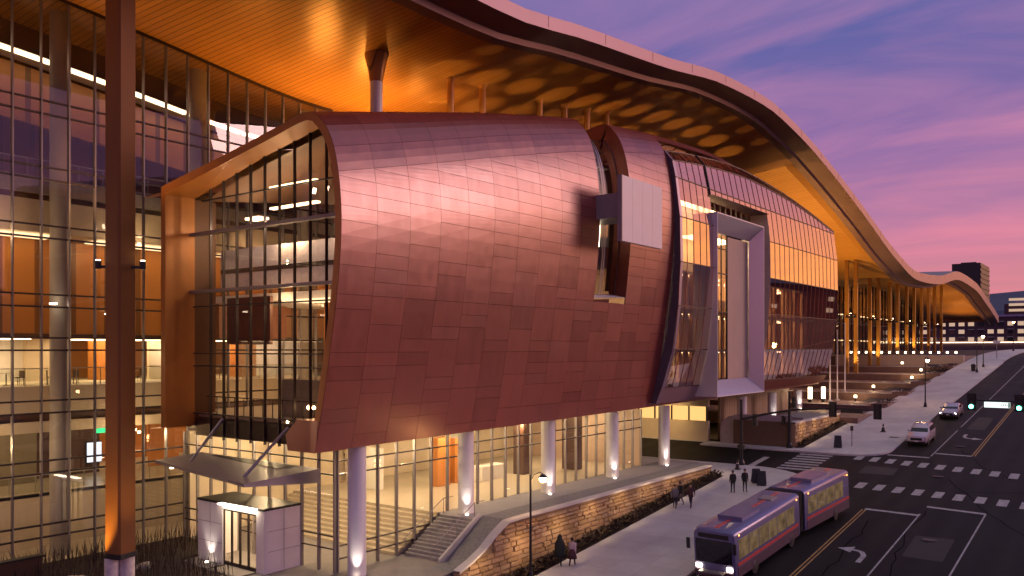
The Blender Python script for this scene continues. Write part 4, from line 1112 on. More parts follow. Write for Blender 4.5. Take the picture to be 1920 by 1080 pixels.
b = MB(); b.lathe((27.6, 45.5, -7.0), [(.1, 0), (.1, .07)], 10); b.build('downlight', M['lampw'], can)
ves = thing('entry_vestibule', (29.3, 41, -12.15), 'white boxed entrance vestibule with glass doors under the thin canopy', 'entrance')
MB().box(28.3, 30.75, 37.75, 38.0, -12.15, -8.75).build('right_wall', M['white'], ves)
MB().box(28.3, 28.5, 38.0, 38.45, -12.15, -8.75).build('right_pier', M['white'], ves)
MB().box(28.3, 30.75, 43.6, 43.9, -12.15, -8.75).build('left_wall', M['white'], ves)
MB().box(28.3, 28.55, 41.55, 43.6, -12.15, -8.75).build('left_panel', M['white'], ves)
MB().box(28.25, 30.75, 37.72, 43.93, -8.75, -8.62).build('flat_roof', M['dark'], ves)
MB().box(28.3, 28.5, 38.45, 41.55, -9.0, -8.75).build('fascia', M['white'], ves)
for k in range(4):
    y0 = 38.5 + .76 * k
    d_ = MB(); d_.box(28.36, 28.44, y0, y0 + .05, -12.15, -9.05); d_.box(28.36, 28.44, y0 + .68, y0 + .73, -12.15, -9.05); d_.box(28.36, 28.44, y0, y0 + .73, -12.15, -11.95); d_.box(28.36, 28.44, y0, y0 + .73, -9.1, -9.02)
    do = d_.build('glass_door', M['mull_dark'], ves)
    MB().add([(28.4, y0 + .05, -11.95), (28.4, y0 + .68, -11.95), (28.4, y0 + .68, -9.1), (28.4, y0 + .05, -9.1)], [(0, 1, 2, 3)]).build('pane', M['glass_low'], do, fix=False)
MB().box(28.6, 30.6, 38.2, 43.5, -8.84, -8.78).build('ceiling_light', M['ceil_hi'], ves)
MB().box(27.95, 28.3, 38.3, 41.5, -8.72, -8.66).build('door_light', M['lampw'], ves)
b = MB(); b.lathe((28.0, 42.6, -12.14), [(.1, 0), (.1, .05)], 10); b.build('uplight', M['lampw'], ves)
b = MB()
for y in (38.3, 41.2): b.box(27.2, 28.2, y, y + .1, -12.14, -12.1)
b.box(26.9, 27.1, 38, 41.8, -12.14, -12.09); b.build('floor_grate', M['dark'], ves)

# stone walls
def stone_wall(name, label, xa, xb, y0, y1, zt, zb, nmax, sw_=.78, shh=.30, seed=1):
    rnd_ = random.Random(seed)
    t = thing(name, (xa, y0, zb(xa)), label, 'wall')
    MB().grid([[(x, y0 + .08, zb(x) - .3), (x, y0 + .08, zt(x) - .12), (x, y1, zt(x) - .12), (x, y1, zb(x) - .3)] for x in [lerp(xa, xb, i / 24) for i in range(25)]]).build('core', simple('wall_mortar', (.24, .165, .095), .9) if 'wall_mortar' not in bpy.data.materials else bpy.data.materials['wall_mortar'], t, fix=False)
    ends = MB(); ends.add([(xa, y0, zb(xa) - .3), (xa, y1, zb(xa) - .3), (xa, y1, zt(xa) - .12), (xa, y0, zt(xa) - .12)], [(0, 1, 2, 3)]); ends.add([(xb, y0, zb(xb) - .3), (xb, y1, zb(xb) - .3), (xb, y1, zt(xb) - .12), (xb, y0, zt(xb) - .12)], [(0, 1, 2, 3)])
    ends.build('wall_end', M['stone'], t, fix=False)
    cb = MB(); cb.grid([[(x, y0 - .06, zt(x) - .12), (x, y0 - .06, zt(x)), (x, y1 + .06, zt(x)), (x, y1 + .06, zt(x) - .12)] for x in [lerp(xa, xb, i / 30) for i in range(31)]])
    cb.build('coping', M['concrete'], t, fix=False)
    stones = []
    zlo = min(zb(xa), zb(xb)); z = zlo - .1; row = 0
    while z < max(zt(xa), zt(xb)):
        h_ = shh * rnd_.uniform(.8, 1.25); x = xa - rnd_.random() * sw_
        while x < xb:
            w_ = sw_ * rnd_.uniform(.55, 1.5); x0, x1 = max(x, xa), min(x + w_, xb)
            if x1 - x0 > .12 and z + h_ * .3 > zb((x0 + x1) / 2) - .1 and z + h_ * .8 < min(zt(x0), zt(x1)) - .05:
                pr = rnd_.uniform(.0, .09); g = .018
                zz1 = min(z + h_ - g, zt(x0) - .12)
                j = lambda: rnd_.uniform(-.02, .02)
                b = MB(); fr = [(x0 + g + .03 + j(), y0 - pr, z + g + .03 + j()), (x1 - g - .03 + j(), y0 - pr + j(), z + g + .03 + j()), (x1 - g - .03 + j(), y0 - pr + j(), zz1 - .03), (x0 + g + .03 + j(), y0 - pr, zz1 - .03)]
                bkk = [(x0 + g, y0 + .1, z + g), (x1 - g, y0 + .1, z + g), (x1 - g, y0 + .1, zz1), (x0 + g, y0 + .1, zz1)]
                b.add(fr + bkk, [(0, 1, 2, 3)] + [(k, (k + 1) % 4, 4 + (k + 1) % 4, 4 + k) for k in range(4)])
                stones.append((x0, b))
            x += w_
        z += h_; row += 1
    stones.sort(key=lambda q: q[0])
    for x0, b in stones[:nmax]: b.build('stone', M['stone'], t)
    ex_ = MB()
    for x0, b in stones[nmax:]: ex_.add(b.v, b.f)
    if ex_.v: ex_.build('stones_far', M['stone_i'], t, kind='stuff')
    return t
zt1 = table([(34.6, -12.0), (36.2, -11.5), (39.4, -9.95), (68, -9.95)])
stone_wall('stone_wall', 'long buff rubble stone retaining wall beside the near pavement, washed with warm light', 34.6, 68.0, 29.35, 29.75, lambda x: zt1(x), lambda x: G(x) + .1, 300)
stone_wall('stone_wall', 'short buff stone wall on the far corner of the side street', 82.0, 97.2, 26.75, 27.15, lambda x: -7.12, lambda x: G(x) + .1, 120, seed=3)
MB().box(82.0, 82.3, 27.16, 33, -10.2, -7.14).build('ramp_wall', simple('brown_wall', (.16, .10, .06), .8), kind='structure')
MB().box(82.3, 97.2, 27.16, 31.5, -7.5, -7.2).build('far_terrace', M['gravel'], kind='structure')
MB().box(97.2, 110, 24.8, 49, -9.0, -7.6).build('lower_court', M['brownpave'], kind='structure')
MB().box(82.3, 110, 31.5, 49, -10.4, -9.6).build('ramp_floor', M['sidewalk'], kind='structure')
# drop-off wall across the side street, with its strip of lit windows, and curved garage mouth
dw = thing('dropoff_building', (84, 45, -10), 'golden lit wall with a strip of windows across the side street under the copper volume', 'building')
MB().box(82.6, 83.0, 36, 60, -10.3, -7.5).build('wall', M['cream'], dw); MB().box(82.6, 83.0, 36, 60, -6.0, -4.6).build('upper_wall', M['cream'], dw)
for k in range(12):
    y0 = 36.1 + 2.0 * k
    f_ = MB().box(82.6, 82.75, y0, y0 + .16, -7.5, -6.0).build('window_frame', M['mull_dark'], dw)
    MB().add([(82.7, y0 + .16, -7.5), (82.7, y0 + 2, -7.5), (82.7, y0 + 2, -6), (82.7, y0 + .16, -6)], [(0, 1, 2, 3)]).build('pane', M['win_gold'], f_, fix=False)
b = MB()
for k in range(4): b.box(76.5, 78, 38 + 5 * k, 39.2 + 5 * k, -5.3, -5.2)
b.build('soffit_lights', M['ceil_hi'], dw)
ar_in = [(82.45, 33.2, -10.1), (82.45, 33.2, -9.0), (82.45, 32.9, -8.3), (82.45, 32.3, -7.8), (82.45, 31.5, -7.55), (82.45, 30, -7.45), (82.45, 28.2, -7.42), (82.45, 28.2, -10.1)]
ar_out = [(82.45, 34.6, -10.1), (82.45, 34.6, -8.6), (82.45, 34.5, -7.6), (82.45, 33.8, -6.9), (82.45, 32.6, -6.6), (82.45, 30, -6.55), (82.45, 27.2, -6.55), (82.45, 27.2, -10.1)]
gpm = simple('mauve_render', (.46, .38, .40), .6)
MB().grid([ar_out, ar_in, [(x + .8, y, z) for x, y, z in ar_in]]).build('garage_portal', gpm, dw, fix=False)
MB().box(86.5, 86.7, 27.4, 33.6, -10.1, -7.0).build('garage_back_wall', simple('garage_wall', (.26, .17, .17), .7), dw)
MB().box(82.7, 86.5, 27.4, 33.6, -10.15, -9.93).build('ramp_floor', M['sidewalk'], dw)
MB().box(82.7, 86.5, 27.3, 33.6, -7.4, -7.3).build('garage_ceiling', M['tan'], dw)
MB().box(84, 106, 35.3, 35.5, -10, -4.9).build('screen_wall', planks('slatted_screen', (.30, .18, .10), (.42, .30, .20), 0, .5, .6, 0, .03), dw)

# ------------------------------------------------------------------ stepped plaza beyond the drum
tz = []
for k in range(5):
    x0 = 109 + 11.2 * k; x1 = x0 + 11.2; z = G(x0 + 1) + .25
    tz.append((x0, x1, z))
    MB().box(x0, x1, 24.6, 49.4, z - 3, z).build('plaza_terrace', M['brownpave'], kind='structure')
    b = MB()
    b.box(x0 - .02, x0 + .45, 26.6, 46, z + .003, z + .05)
    for q in (3.7, 7.4): b.box(x0 + q, x0 + q + .25, 26.6, 46, z + .002, z + .02)
    b.build('pale_paving_band', M['concrete'], kind='structure')
def terr(x):
    for a, c, z in tz:
        if a <= x < c: return z
    return G(x)
MB().box(165, 262, 24.4, 49.4, -6, -1.2).build('upper_plaza', M['brownpave'], kind='structure')
uw = thing('lit_plaza_wall', (165, 35, -4), 'low golden lit retaining wall across the far plaza with lamps along its top', 'wall')
MB().box(164.4, 165, 24.3, 46, -4.4, -1.15).build('wall_face', M['cream'], uw); MB().box(164.3, 165.05, 24.2, 46.1, -1.15, -1.0).build('coping', M['concrete'], uw)
def shrubmass(name, mth, boxes, n, sz, **k):
    b = MB()
    for (x0, x1, y0, y1, z0, z1) in boxes:
        for i in range(n):
            c = Vector((random.uniform(x0, x1), random.uniform(y0, y1), random.uniform(z0, z1)))
            a = random.uniform(0, 6.28); d = Vector((math.cos(a), math.sin(a), random.uniform(-.3, .9))) * sz * random.uniform(.6, 1.4); e = Vector((-math.sin(a), math.cos(a), random.uniform(-.5, .5))) * sz * .5
            b.add([c - e * .5, c + d * .5 + e * .2, c + d, c - d * .1 + e * .6], [(0, 1, 2, 3)])
    return b.build(name, mth, fix=False, **k)
plan = ['first', 'second', 'third', 'fourth', 'fifth']
for k, (x0, x1, z) in enumerate(tz):
    t = thing('planter', (x0 + 3, 25.2, z), plan[k] + ' low stone planter along the far pavement counted from the side street', 'planter', 'planters between plaza and pavement')
    MB().box(x0 + .6, x0 + 8.6, 24.5 - .02 * k, 26.4, z - .6, z + .28).build('planter_box', M['brownpave'], t)
    MB().box(x0 + .5, x0 + 8.7, 26.2, 26.5, z + .28, z + .34).build('rim', M['concrete'], t)
    o = shrubmass('hedge', M['shrub'], [(x0 + .8, x0 + 8.4, 24.6, 26.2, z + .25, z + .55)], 260, .28); o.parent = t; o.location = -Vector(t.location)
    o['kind'] = 'stuff'
shrubmass('plaza_hedge', M['shrub'], [(150, 164, 25.0, 27.5, -3.9, -2.9), (163.2, 164.1, 27, 45, -4, -3.5)], 900, .45, kind='stuff')
# paired golden posts
gold = simple('gold_post_paint', (.40, .21, .05), .35, .4, var=.1)
lb5 = ['nearest pair of golden roof posts on the far plaza', 'second pair of golden roof posts on the far plaza', 'third pair of golden roof posts, standing behind the lit plaza wall', 'fourth pair of golden roof posts, behind the lit plaza wall', 'fifth pair of golden roof posts under the far roof wave', 'farthest pair of golden roof posts under the far roof wave']
gp_x = [145, 160, 175, 190, 205, 220]
for k, x in enumerate(gp_x):
    zb = terr(x) if x < 165 else -1.2
    t = thing('post_pair', (x, 38, zb), lb5[k], 'column', 'paired golden posts on the plaza')
    for dy in (-.72, .72): MB().box(x - .3, x + .3, 38 + dy - .28, 38 + dy + .28, zb, soffit_z(x, 38) + .4).build('post', gold, t)
    b = MB(); b.box(x - .5, x - .3, 37.2, 38.8, 5.2, 5.5); b.tube([(x - .5, 38, 5.3), (x - .5, 38, 5.9)], .16, 8); o = b.build('lamp_bracket', M['dark'], t)
    MB().lathe((x - .5, 38, 5.92), [(.13, 0), (.12, .03)], 8).build('lamp_lens', M['lamp'], o)
# row of lamps on the wall, bollard lamps on the plaza, flagpoles
def bollard(first, x, y, z, lab, h=.8, cat='lamp'):
    t = first
    if t is None:
        t = thing('bollard_lamp', (x, y, z), lab, cat, 'small lamps along the far plaza wall'); ORG[t.name] = Vector((x, y, z))
        MB().lathe((x, y, z), [(.10, 0), (.10, h * .6)], 8).build('stem', M['dark'], t); MB().lathe((x, y, z + h * .6), [(.17, 0), (.17, h * .4)], 10).build('lamp_head', M['bollard'], t)
        return t
    c = copy_tree(t); c.location = (x, y, z); return c
bf = None; PL = [(112.5, 33, -5), (120, 40, -4), (133, 36, -3), (146, 33, -2)]
ords = ['nearest the pavement', 'second from the pavement', 'third from the pavement', 'fourth from the pavement', 'fifth from the pavement', 'sixth from the pavement', 'seventh from the pavement', 'eighth from the pavement', 'ninth from the pavement', 'tenth from the pavement', 'eleventh from the pavement', 'twelfth from the pavement', 'thirteenth from the pavement', 'farthest from the pavement']
for i in range(14):
    o = bollard(bf, 167.5 + .15 * i, 26 + 1.42 * i, -1.2, ''); bf = bf or o
    o['label'] = 'small white lamp on the plaza wall, ' + ords[i]
for i, (x, y, lab) in enumerate([(128, 30.5, 'low white lamp on the middle terrace of the plaza'), (141, 28.0, 'low white lamp beside the fourth planter'), (149, 28.2, 'low white lamp beside the last planter'), (118, 30.4, 'low white lamp on the second plaza terrace by the planter'), (156, 32.5, 'low white lamp in front of the golden plaza wall')]):
    c = copy_tree(bf); c.location = (x, y, terr(x)); c['label'] = lab; c['group'] = 'low lamps on the plaza terraces'
    PL.append((x, y, terr(x) + 1.3))
for i, (x, y, lab) in enumerate([(111.5, 34.4, 'bright standing light column at the corner of the glass bay'), (113.2, 33.2, 'second bright light column on the plaza, right of the first')]):
    t = thing('light_column', (x, y, terr(x)), lab, 'lamp', 'bright light columns on the plaza'); z = terr(x)
    MB().box(x - .2, x + .2, y - .2, y + .2, z, z + .5).build('base', M['dark'], t); MB().lathe((x, y, z + .5), [(.24, 0), (.24, 1.5)], 10).build('light_tube', M['bollard'], t); MB().lathe((x, y, z + 2.0), [(.26, 0), (.26, .1)], 10).build('cap', M['dark'], t)
for i, (x, y) in enumerate([(115.5, 33.0), (118.5, 32.9), (121.5, 32.7)]):
    z = terr(x); t = thing('flagpole', (x, y, z), ['left', 'middle', 'right'][i] + ' one of three slim white flagpoles on the plaza', 'flagpole', 'flagpoles on the plaza')
    MB().tube([(x, y, z), (x, y, z + 9.5)], [.10, .05], 8).build('pole', M['white'], t); MB().lathe((x, y, z), [(.3, 0), (.3, .15)], 10).build('base', M['concrete'], t); MB().sphere((x, y, z + 9.55), .1, 8).build('finial', M['white'], t)

# ------------------------------------------------------------------ far city
fb_ = thing('far_brick_building', (360, 45, 2), 'long low dark brick building with three rows of lit windows beyond the roof tip', 'building')
MB().box(360, 374, 12, 78, -1, 12.2).build('wall', M['brickdark'], fb_); MB().box(359.6, 374.4, 11.6, 78.4, 12.2, 12.9).build('parapet', M['parapet'], fb_)
wf = None
rr = random.Random(5)
wm_l = MB().box(-.05, .05, -1.0, 1.0, -.75, .75).mesh('window', M['win_lit']); wm_d = MB().box(-.05, .05, -1.0, 1.0, -.75, .75).mesh('window', M['car_glass'])
wfm = MB().box(-.1, .04, -1.1, 1.1, .76, .92).mesh('lintel', M['concrete'])
for r in range(3):
    for k in range(20):
        o = inst('window', wm_l if rr.random() < .55 else wm_d, fb_, (359.97, 15 + 3.25 * k, 9.6 - 2.9 * r)); 
        inst('lintel', wfm, fb_, (359.97, 15 + 3.25 * k, 9.6 - 2.9 * r)).parent = o
        o.children[0].location = (0, 0, 0)
MB().box(359.5, 359.9, 12, 78, 2.5, 2.75).build('light_strip', M['strip'], fb_)
tw = thing('dark_tower', (681, 90, 0), 'black office tower standing alone against the pink sky', 'tower')
MB().box(681, 725, 90, 108.4, 0, 62).build('tower_body', M['tower'], tw)
for k in range(15): MB().box(681.5, 724.5, 89.6, 90.0, 8 + 3.6 * k, 9.3 + 3.6 * k).build('balcony', M['towerside'], tw)
MB().box(690, 702, 94, 104, 62, 63.5).build('roof_plant', M['tower'], tw)
ar = thing('pale_far_building', (430, 40, 2), 'pale lit building with curved bands glimpsed right of the roof tip', 'building')
MB().box(470, 500, 12, 52, 0, 22).build('wall', M['brickdark'], ar)
for z in (15.5, 18.3, 21.0, 23.5):
    for (y0, y1) in ((14, 27), (29, 38), (40, 50)):
        if rr.random() < .8: MB().box(469.6, 470, y0, y1, z, z + 1.2).build('lit_band', M['win_lit'], ar)
MB().box(474, 496, 16, 48, 22, 25).build('roof_storey', M['parapet'], ar)
hl = MB(); L = []
for i in range(60):
    a = R(lerp(-120, 150, i / 59)); r_ = 3300; h_ = 175 + 45 * math.sin(i * .7) + 30 * math.sin(i * 1.9 + 1)
    L.append([(r_ * .8 * math.cos(a), r_ * .8 * math.sin(a), -60), (r_ * .9 * math.cos(a), r_ * .9 * math.sin(a), h_ * .62), (r_ * math.cos(a), r_ * math.sin(a), h_), (r_ * 1.1 * math.cos(a), r_ * 1.1 * math.sin(a), -60)])
hl.grid(L).build('hills', M['hill'], kind='structure', fix=False)
far_l = ['low dark far building left of the street end', 'low dark far block behind the brick building', 'mid-height dark far block right of the street end']
for i, (x0, x1, y0, y1, h_) in enumerate([(300, 330, -70, -25, 14), (420, 450, 60, 120, 15), (520, 560, -60, 8, 30)]):
    t = thing('far_block', (x0, y0, 0), far_l[i], 'building', 'far city blocks'); MB().box(x0, x1, y0, y1, -2, h_).build('wall', M['brickdark'], t)
    for k in range(int((y1 - y0) / 5)):
        for q in range(int(h_ / 4)):
            if rr.random() < .3: inst('window', wm_l, t, (x0 - .05, y0 + 3 + 5 * k, 3 + 4 * q))
    MB().box(x0 + 3, x1 - 3, y0 + 4, y1 - 4, h_, h_ + 1.5).build('roof_plant', M['tower'], t)

# ------------------------------------------------------------------ planting at the foot of the glass wall
MB().prism([(12, 36), (26.4, 38.6), (27.2, 44.0), (30.6, 44.6), (30.6, 49.2), (12, 49.2)], -12.2, -12.0).build('planting_bed', M['soil'], kind='structure')
b = MB()
for i in range(2600):
    x = random.uniform(13, 30.3); y = random.uniform(38, 49.1)
    if x > 27 and y < 44.8: continue
    if (x - PX) ** 2 + (y - PY) ** 2 < .8: continue
    h_ = random.uniform(.5, 1.3); a = random.uniform(0, 6.28); d = Vector((math.cos(a), math.sin(a), 0)) * random.uniform(.1, .5)
    p = Vector((x, y, -12.02)); s = Vector((-math.sin(a), math.cos(a), 0)) * .018
    m_ = p + d * .4 + Vector((0, 0, h_ * .6)); e = p + d + Vector((0, 0, h_))
    b.add([p - s, p + s, m_ + s, m_ - s, e], [(0, 1, 2, 3), (3, 2, 4)])
b.build('ornamental_grass', M['shrub'], kind='stuff', fix=False)
lw_ = thing('planter_wall', (19, 44, -12), 'low dark planter wall at the foot of the hall glass in the left corner', 'wall')
MB().box(14, 20.8, 46.6, 46.9, -12.1, -11.0).build('wall_face', M['darkwood'], lw_); MB().box(13.9, 20.9, 46.5, 47.0, -11.0, -10.9).build('coping', M['dark'], lw_)
rk = [((23.2, 43.0), .55, 'pale boulder lit beside the brown post'), ((20.4, 42.8), .8, 'large pale boulder left of the brown post foot'), ((24.8, 43.6), .35, 'small pale boulder in the planting bed right of the brown post')]
for (x, y), r_, lab in rk:
    b = MB(); b.sphere((0, 0, 0), 1, 12)
    for i, (u, v, w2) in enumerate(b.v):
        k = 1 + .18 * math.sin(3 * u + 5 * v + x) + .12 * math.sin(7 * w2 + 4 * u); b.v[i] = (x + u * k * r_ * 1.3, y + v * k * r_, -11.9 + w2 * k * r_ * .6)
    tag(b.build('boulder', simple('pale_boulder', (.48, .44, .40), .85, var=.2, scale=4, bump=.5) if 'pale_boulder' not in bpy.data.materials else bpy.data.materials['pale_boulder'], at=(x, y, -12), smooth=True), lab, 'boulder', 'boulders in the planting bed')
# dark hedge strips along the stone walls
MB().add([(34, 28.3, G(34) + .16), (68.2, 28.3, G(68.2) + .16), (68.2, 29.3, G(68.2) + .16), (34, 29.3, G(34) + .16)], [(0, 1, 2, 3)]).build('hedge_bed', M['soil'], kind='structure')
MB().add([(82, 26.0, G(82) + .16), (97, 25.8, G(97) + .16), (97, 26.7, G(97) + .16), (82, 26.7, G(82) + .16)], [(0, 1, 2, 3)]).build('hedge_bed', M['soil'], kind='structure')
b = MB()
def clump(x, y, z, r_, n):
    for i in range(n):
        a = random.uniform(0, 6.28); q = math.sqrt(random.random()) * r_; c = Vector((x + q * math.cos(a), y + q * math.sin(a), z + random.uniform(.02, .38)))
        d = Vector((math.cos(a), math.sin(a), random.uniform(.0, 1.2))) * random.uniform(.10, .22); e = Vector((-math.sin(a), math.cos(a), .3)) * .07
        b.add([c - e, c + e, c + d + e * .4, c + d - e * .4], [(0, 1, 2, 3)])
for i in range(115):
    x = 34.3 + .295 * i; clump(x, 28.65, G(x) + .14, .28, 26); clump(x + .15, 29.05, G(x) + .14, .28, 26)
for i in range(44):
    x = 82.2 + .33 * i; clump(x, 26.3, G(x) + .14, .3, 24)
b.build('low_hedge', M['shrub'], kind='stuff', fix=False)

# ------------------------------------------------------------------ street furniture
def street_lamp(x, y, h_, lab, lit=True, dirx=1.0, banner=True):
    z = G(x) + .14
    t = thing('street_lamp', (x, y, z), lab, 'street lamp', 'street lamps along the pavement')
    MB().lathe((x, y, z), [(.2, 0), (.2, .1), (.13, .5), (.10, .55)], 10).build('base', M['dark'], t)
    MB().tube([(x, y, z + .5), (x, y, z + h_)], [.085, .05], 8).build('pole', M['dark'], t)
    pts = [(x, y, z + h_ - .35), (x + .35 * dirx, y, z + h_ - .05), (x + .9 * dirx, y, z + h_ + .05), (x + 1.25 * dirx, y, z + h_ - .1)]
    MB().tube(pts, .035, 6).build('arm', M['dark'], t)
    if banner: MB().tube([(x - .6, y, z + h_ * .5), (x + .6, y, z + h_ * .5)], .02, 6).build('banner_arm', M['dark'], t)
    MB().lathe((x + 1.25 * dirx, y, z + h_ - .36), [(.10, .26), (.26, .10), (.28, .06)][::-1], 12).build('lamp_shade', M['dark'], t)
    if lit:
        MB().sphere((x + 1.25 * dirx, y, z + h_ - .38), .23, 10).build('lamp_globe', M['streetlamp'], t)
        l = bpy.data.lights.new('street_light', 'POINT'); l.energy = 80; l.color = (1, .55, .2); l.shadow_soft_size = .2
        lo = bpy.data.objects.new('street_light', l); col.objects.link(lo); lo.location = (x + 1.25 * dirx, y, z + h_ - .75)
street_lamp(39.5, 28.1, 6.1, 'black street lamp with glowing orange globe before the stone wall')
street_lamp(111.3, 20.6, 6.0, 'black street lamp beyond the side street with glowing globe, along the planters', banner=False)
street_lamp(156.6, 20.3, 5.4, 'lit black street lamp far up the pavement near the golden wall', dirx=-.3, banner=False)
street_lamp(149, 20.2, 5.2, 'unlit black pole lamp far up the pavement, just before the lit one', lit=False, dirx=-.3, banner=False)
street_lamp(205, 21.0, 6.5, 'farthest lit street lamp near the crest of the road', dirx=.3, banner=False)
# traffic signals
def head(parent, x, y, z, face=-1, lit=None, h_=1.05, back=True):
    b = MB(); b.box(x - .16, x + .16, y - .19, y + .19, z - h_ / 2, z + h_ / 2)
    if back: b.box(x - .02 * face - .02, x - .02 * face + .02, y - .32, y + .32, z - h_ / 2 - .12, z + h_ / 2 + .12)
    o = b.build('signal_head', M['dark'], parent)
    for k in range(3):
        zz_ = z + .34 - .34 * k; v = MB(); v.lathe((0, 0, 0), [(.14, 0), (.14, .14)], 10)
        v.v = [(x + face * (.16 + c[2]), y + c[0], zz_ + c[1]) for c in v.v]; vo = v.build('visor', M['dark'], parent); vo.parent = o
        if lit == k:
            q = MB(); q.lathe((0, 0, 0), [(.16, 0), (.02, .08)], 12); q.v = [(x + face * (.31 + c[2]), y + c[0], zz_ + c[1]) for c in q.v]; q.build('green_lens', M['green'], o)
    return o
def hsign(parent, x, y0, y1, z0, z1, m, nm='name_sign'):
    return MB().box(x - .09, x + .09, y0, y1, z0, z1).build(nm, m, parent)
ts = thing('traffic_signal', (72.9, 29.2, -10.4), 'black mast-arm traffic signal at the near corner, seen from behind', 'traffic light', 'traffic signals at the crossing')
zg = G(72.9)
MB().tube([(72.9, 28.6, zg), (72.9, 28.6, zg + 6.0)], [.17, .11], 10).build('pole', M['dark'], ts)
MB().lathe((72.9, 28.6, zg), [(.32, 0), (.32, .3), (.2, .6)], 12).build('base', M['dark'], ts)
MB().tube([(72.9, 28.6, -6.3), (72.9, 26.5, -5.75), (72.9, 24.0, -5.25), (72.9, 21.0, -5.0), (72.9, 17.0, -5.0)], [.11, .10, .09, .07, .06], 8).build('mast_arm', M['dark'], ts)
head(ts, 72.9, 20.6, -5.05, 1); head(ts, 72.9, 17.05, -5.1, 1); head(ts, 73.1, 27.4, -6.3, 1, back=False)
hsign(ts, 72.9, 18.2, 19.95, -5.3, -4.9, M['dark'])
MB().box(72.7, 73.1, 28.3, 28.9, -9.0, -8.6).build('push_button_box', M['dark'], ts)
t2 = thing('traffic_signal', (81.7, 27.4, -9.7), 'black signal pole at the far corner of the side street', 'traffic light', 'traffic signals at the crossing')
zg = G(81.7) + .1
MB().tube([(81.7, 27.2, zg), (81.7, 27.2, zg + 5.6)], [.15, .11], 10).build('pole', M['dark'], t2); MB().lathe((81.7, 27.2, zg), [(.3, 0), (.3, .3), (.2, .55)], 12).build('base', M['dark'], t2)
head(t2, 81.7, 26.75, zg + 4.5, -1, back=False); head(t2, 81.6, 27.7, zg + 2.7, -1, h_=.8, back=False)
t3 = thing('traffic_signal', (72.3, -3, -10.5), 'mast-arm traffic signal reaching in from the right with green lights and lit sign', 'traffic light', 'traffic signals at the crossing')
zg = G(72.3)
MB().tube([(72.3, -6, zg), (72.3, -6, zg + 6.4)], [.18, .12], 10).build('pole', M['dark'], t3)
MB().tube([(72.3, -6, -4.2), (72.3, 0, -3.95), (72.3, 10.4, -3.85)], [.11, .09, .06], 8).build('mast_arm', M['dark'], t3)
head(t3, 72.3, 10.15, -4.0, -1, 2); head(t3, 72.3, 7.02, -4.0, -1, 2)
sg = hsign(t3, 72.3, 7.55, 9.35, -4.42, -3.92, M['dark'])
MB().box(72.16, 72.2, 7.6, 9.3, -4.38, -3.96).build('sign_face', M['signlit'], sg)
b = MB(); rr2 = random.Random(3)
MB().box(72.14, 72.159, 7.62, 7.72, -4.36, -3.98).build('sign_edge', M['signgreen'], sg)
for i in range(5):
    y = 8.2 - .12 * i; b.box(72.14, 72.159, y - .075, y - .02, -4.2, -4.2 + .06 + .02 * (i % 3))
b.build('blurred_lettering', M['signgreen'], sg)
# sign boards, cone, post, bins
def aframe(x, y, lab, rz=0, n=2):
    z = G(x) + .145
    t = thing('sandwich_board', (x, y, z), lab, 'sign board', 'folding boards on the pavement corners'); t.rotation_euler = (0, 0, rz); ORG[t.name] = Vector((0, 0, 0))
    for s in (-1, 1):
        MB().add([(s * .36, -.36, 0), (s * .36, .36, 0), (s * .05, .30, 1.15), (s * .05, -.30, 1.15), (s * .40, -.36, 0), (s * .40, .36, 0), (s * .09, .30, 1.15), (s * .09, -.30, 1.15)],
                 [(0, 1, 2, 3), (7, 6, 5, 4), (0, 4, 5, 1), (1, 5, 6, 2), (2, 6, 7, 3), (3, 7, 4, 0)]).build('board', M['dark'], t)
    MB().box(-.30, .30, -.02, .02, .35, .39).build('spreader', M['mull'], t)
    return t
aframe(66.3, 24.3, 'black folding board nearest the kerb on the near corner', .3); aframe(66.9, 25.0, 'black folding board behind the first on the near corner', .5)
aframe(83.4, 23.1, 'dark folding board by the kerb on the far corner', .2)
def cone(x, y, lab):
    z = G(x) + .145; t = thing('traffic_cone', (x, y, z), lab, 'cone', 'traffic cones by the crossing')
    MB().box(x - .25, x + .25, y - .25, y + .25, z, z + .05).build('base', M['dark'], t); MB().lathe((x, y, z + .05), [(.2, 0), (.05, .8)], 12).build('cone_body', M['dark'], t); MB().lathe((x, y, z + .42), [(.128, 0), (.106, .14)], 12).build('band', M['white'], t)
cone(93.0, 21.2, 'dark traffic cone standing near the far kerb'); cone(71.0, 28.2, 'dark traffic cone at the foot of the near signal pole')
t = thing('meter_post', (84.5, 22.1, G(84.5) + .14), 'slim dark post beside the kerb on the far pavement', 'post'); z = G(84.5) + .14
MB().tube([(84.5, 22.1, z), (84.5, 22.1, z + 1.9)], .045, 8).build('pole', M['mull'], t); MB().box(84.4, 84.6, 21.98, 22.22, z + 1.5, z + 1.95).build('meter_head', M['dark'], t)
t = thing('litter_bin', (150.5, 20.9, G(150.5) + .14), 'dark litter bin at the foot of the unlit pole', 'bin'); z = G(150.5) + .14
MB().lathe((150.5, 20.9, z), [(.3, 0), (.36, 1.0)], 12).build('body', M['dark'], t); MB().lathe((150.5, 20.9, z + 1.0), [(.38, 0), (.2, .15)], 12).build('lid', M['dark'], t)
t = thing('manhole_cover', (90.5, 19.6, G(90.5) + .145), 'round iron cover in the far pavement near the kerb', 'manhole cover'); z = G(90.5) + .145
MB().lathe((90.5, 19.6, z), [(.45, 0), (.45, .012)], 16).build('lid', M['mull_dark'], t)
t = thing('street_sign', (172, 20.2, G(172) + .14), 'small pale street sign on a grey post far up the pavement', 'sign'); z = G(172) + .14
MB().tube([(172, 20.2, z), (172, 20.2, z + 3.2)], .06, 8).build('post', M['mull'], t); MB().box(171.95, 172.0, 19.6, 20.8, z + 2.7, z + 3.2).build('plate', M['white'], t)

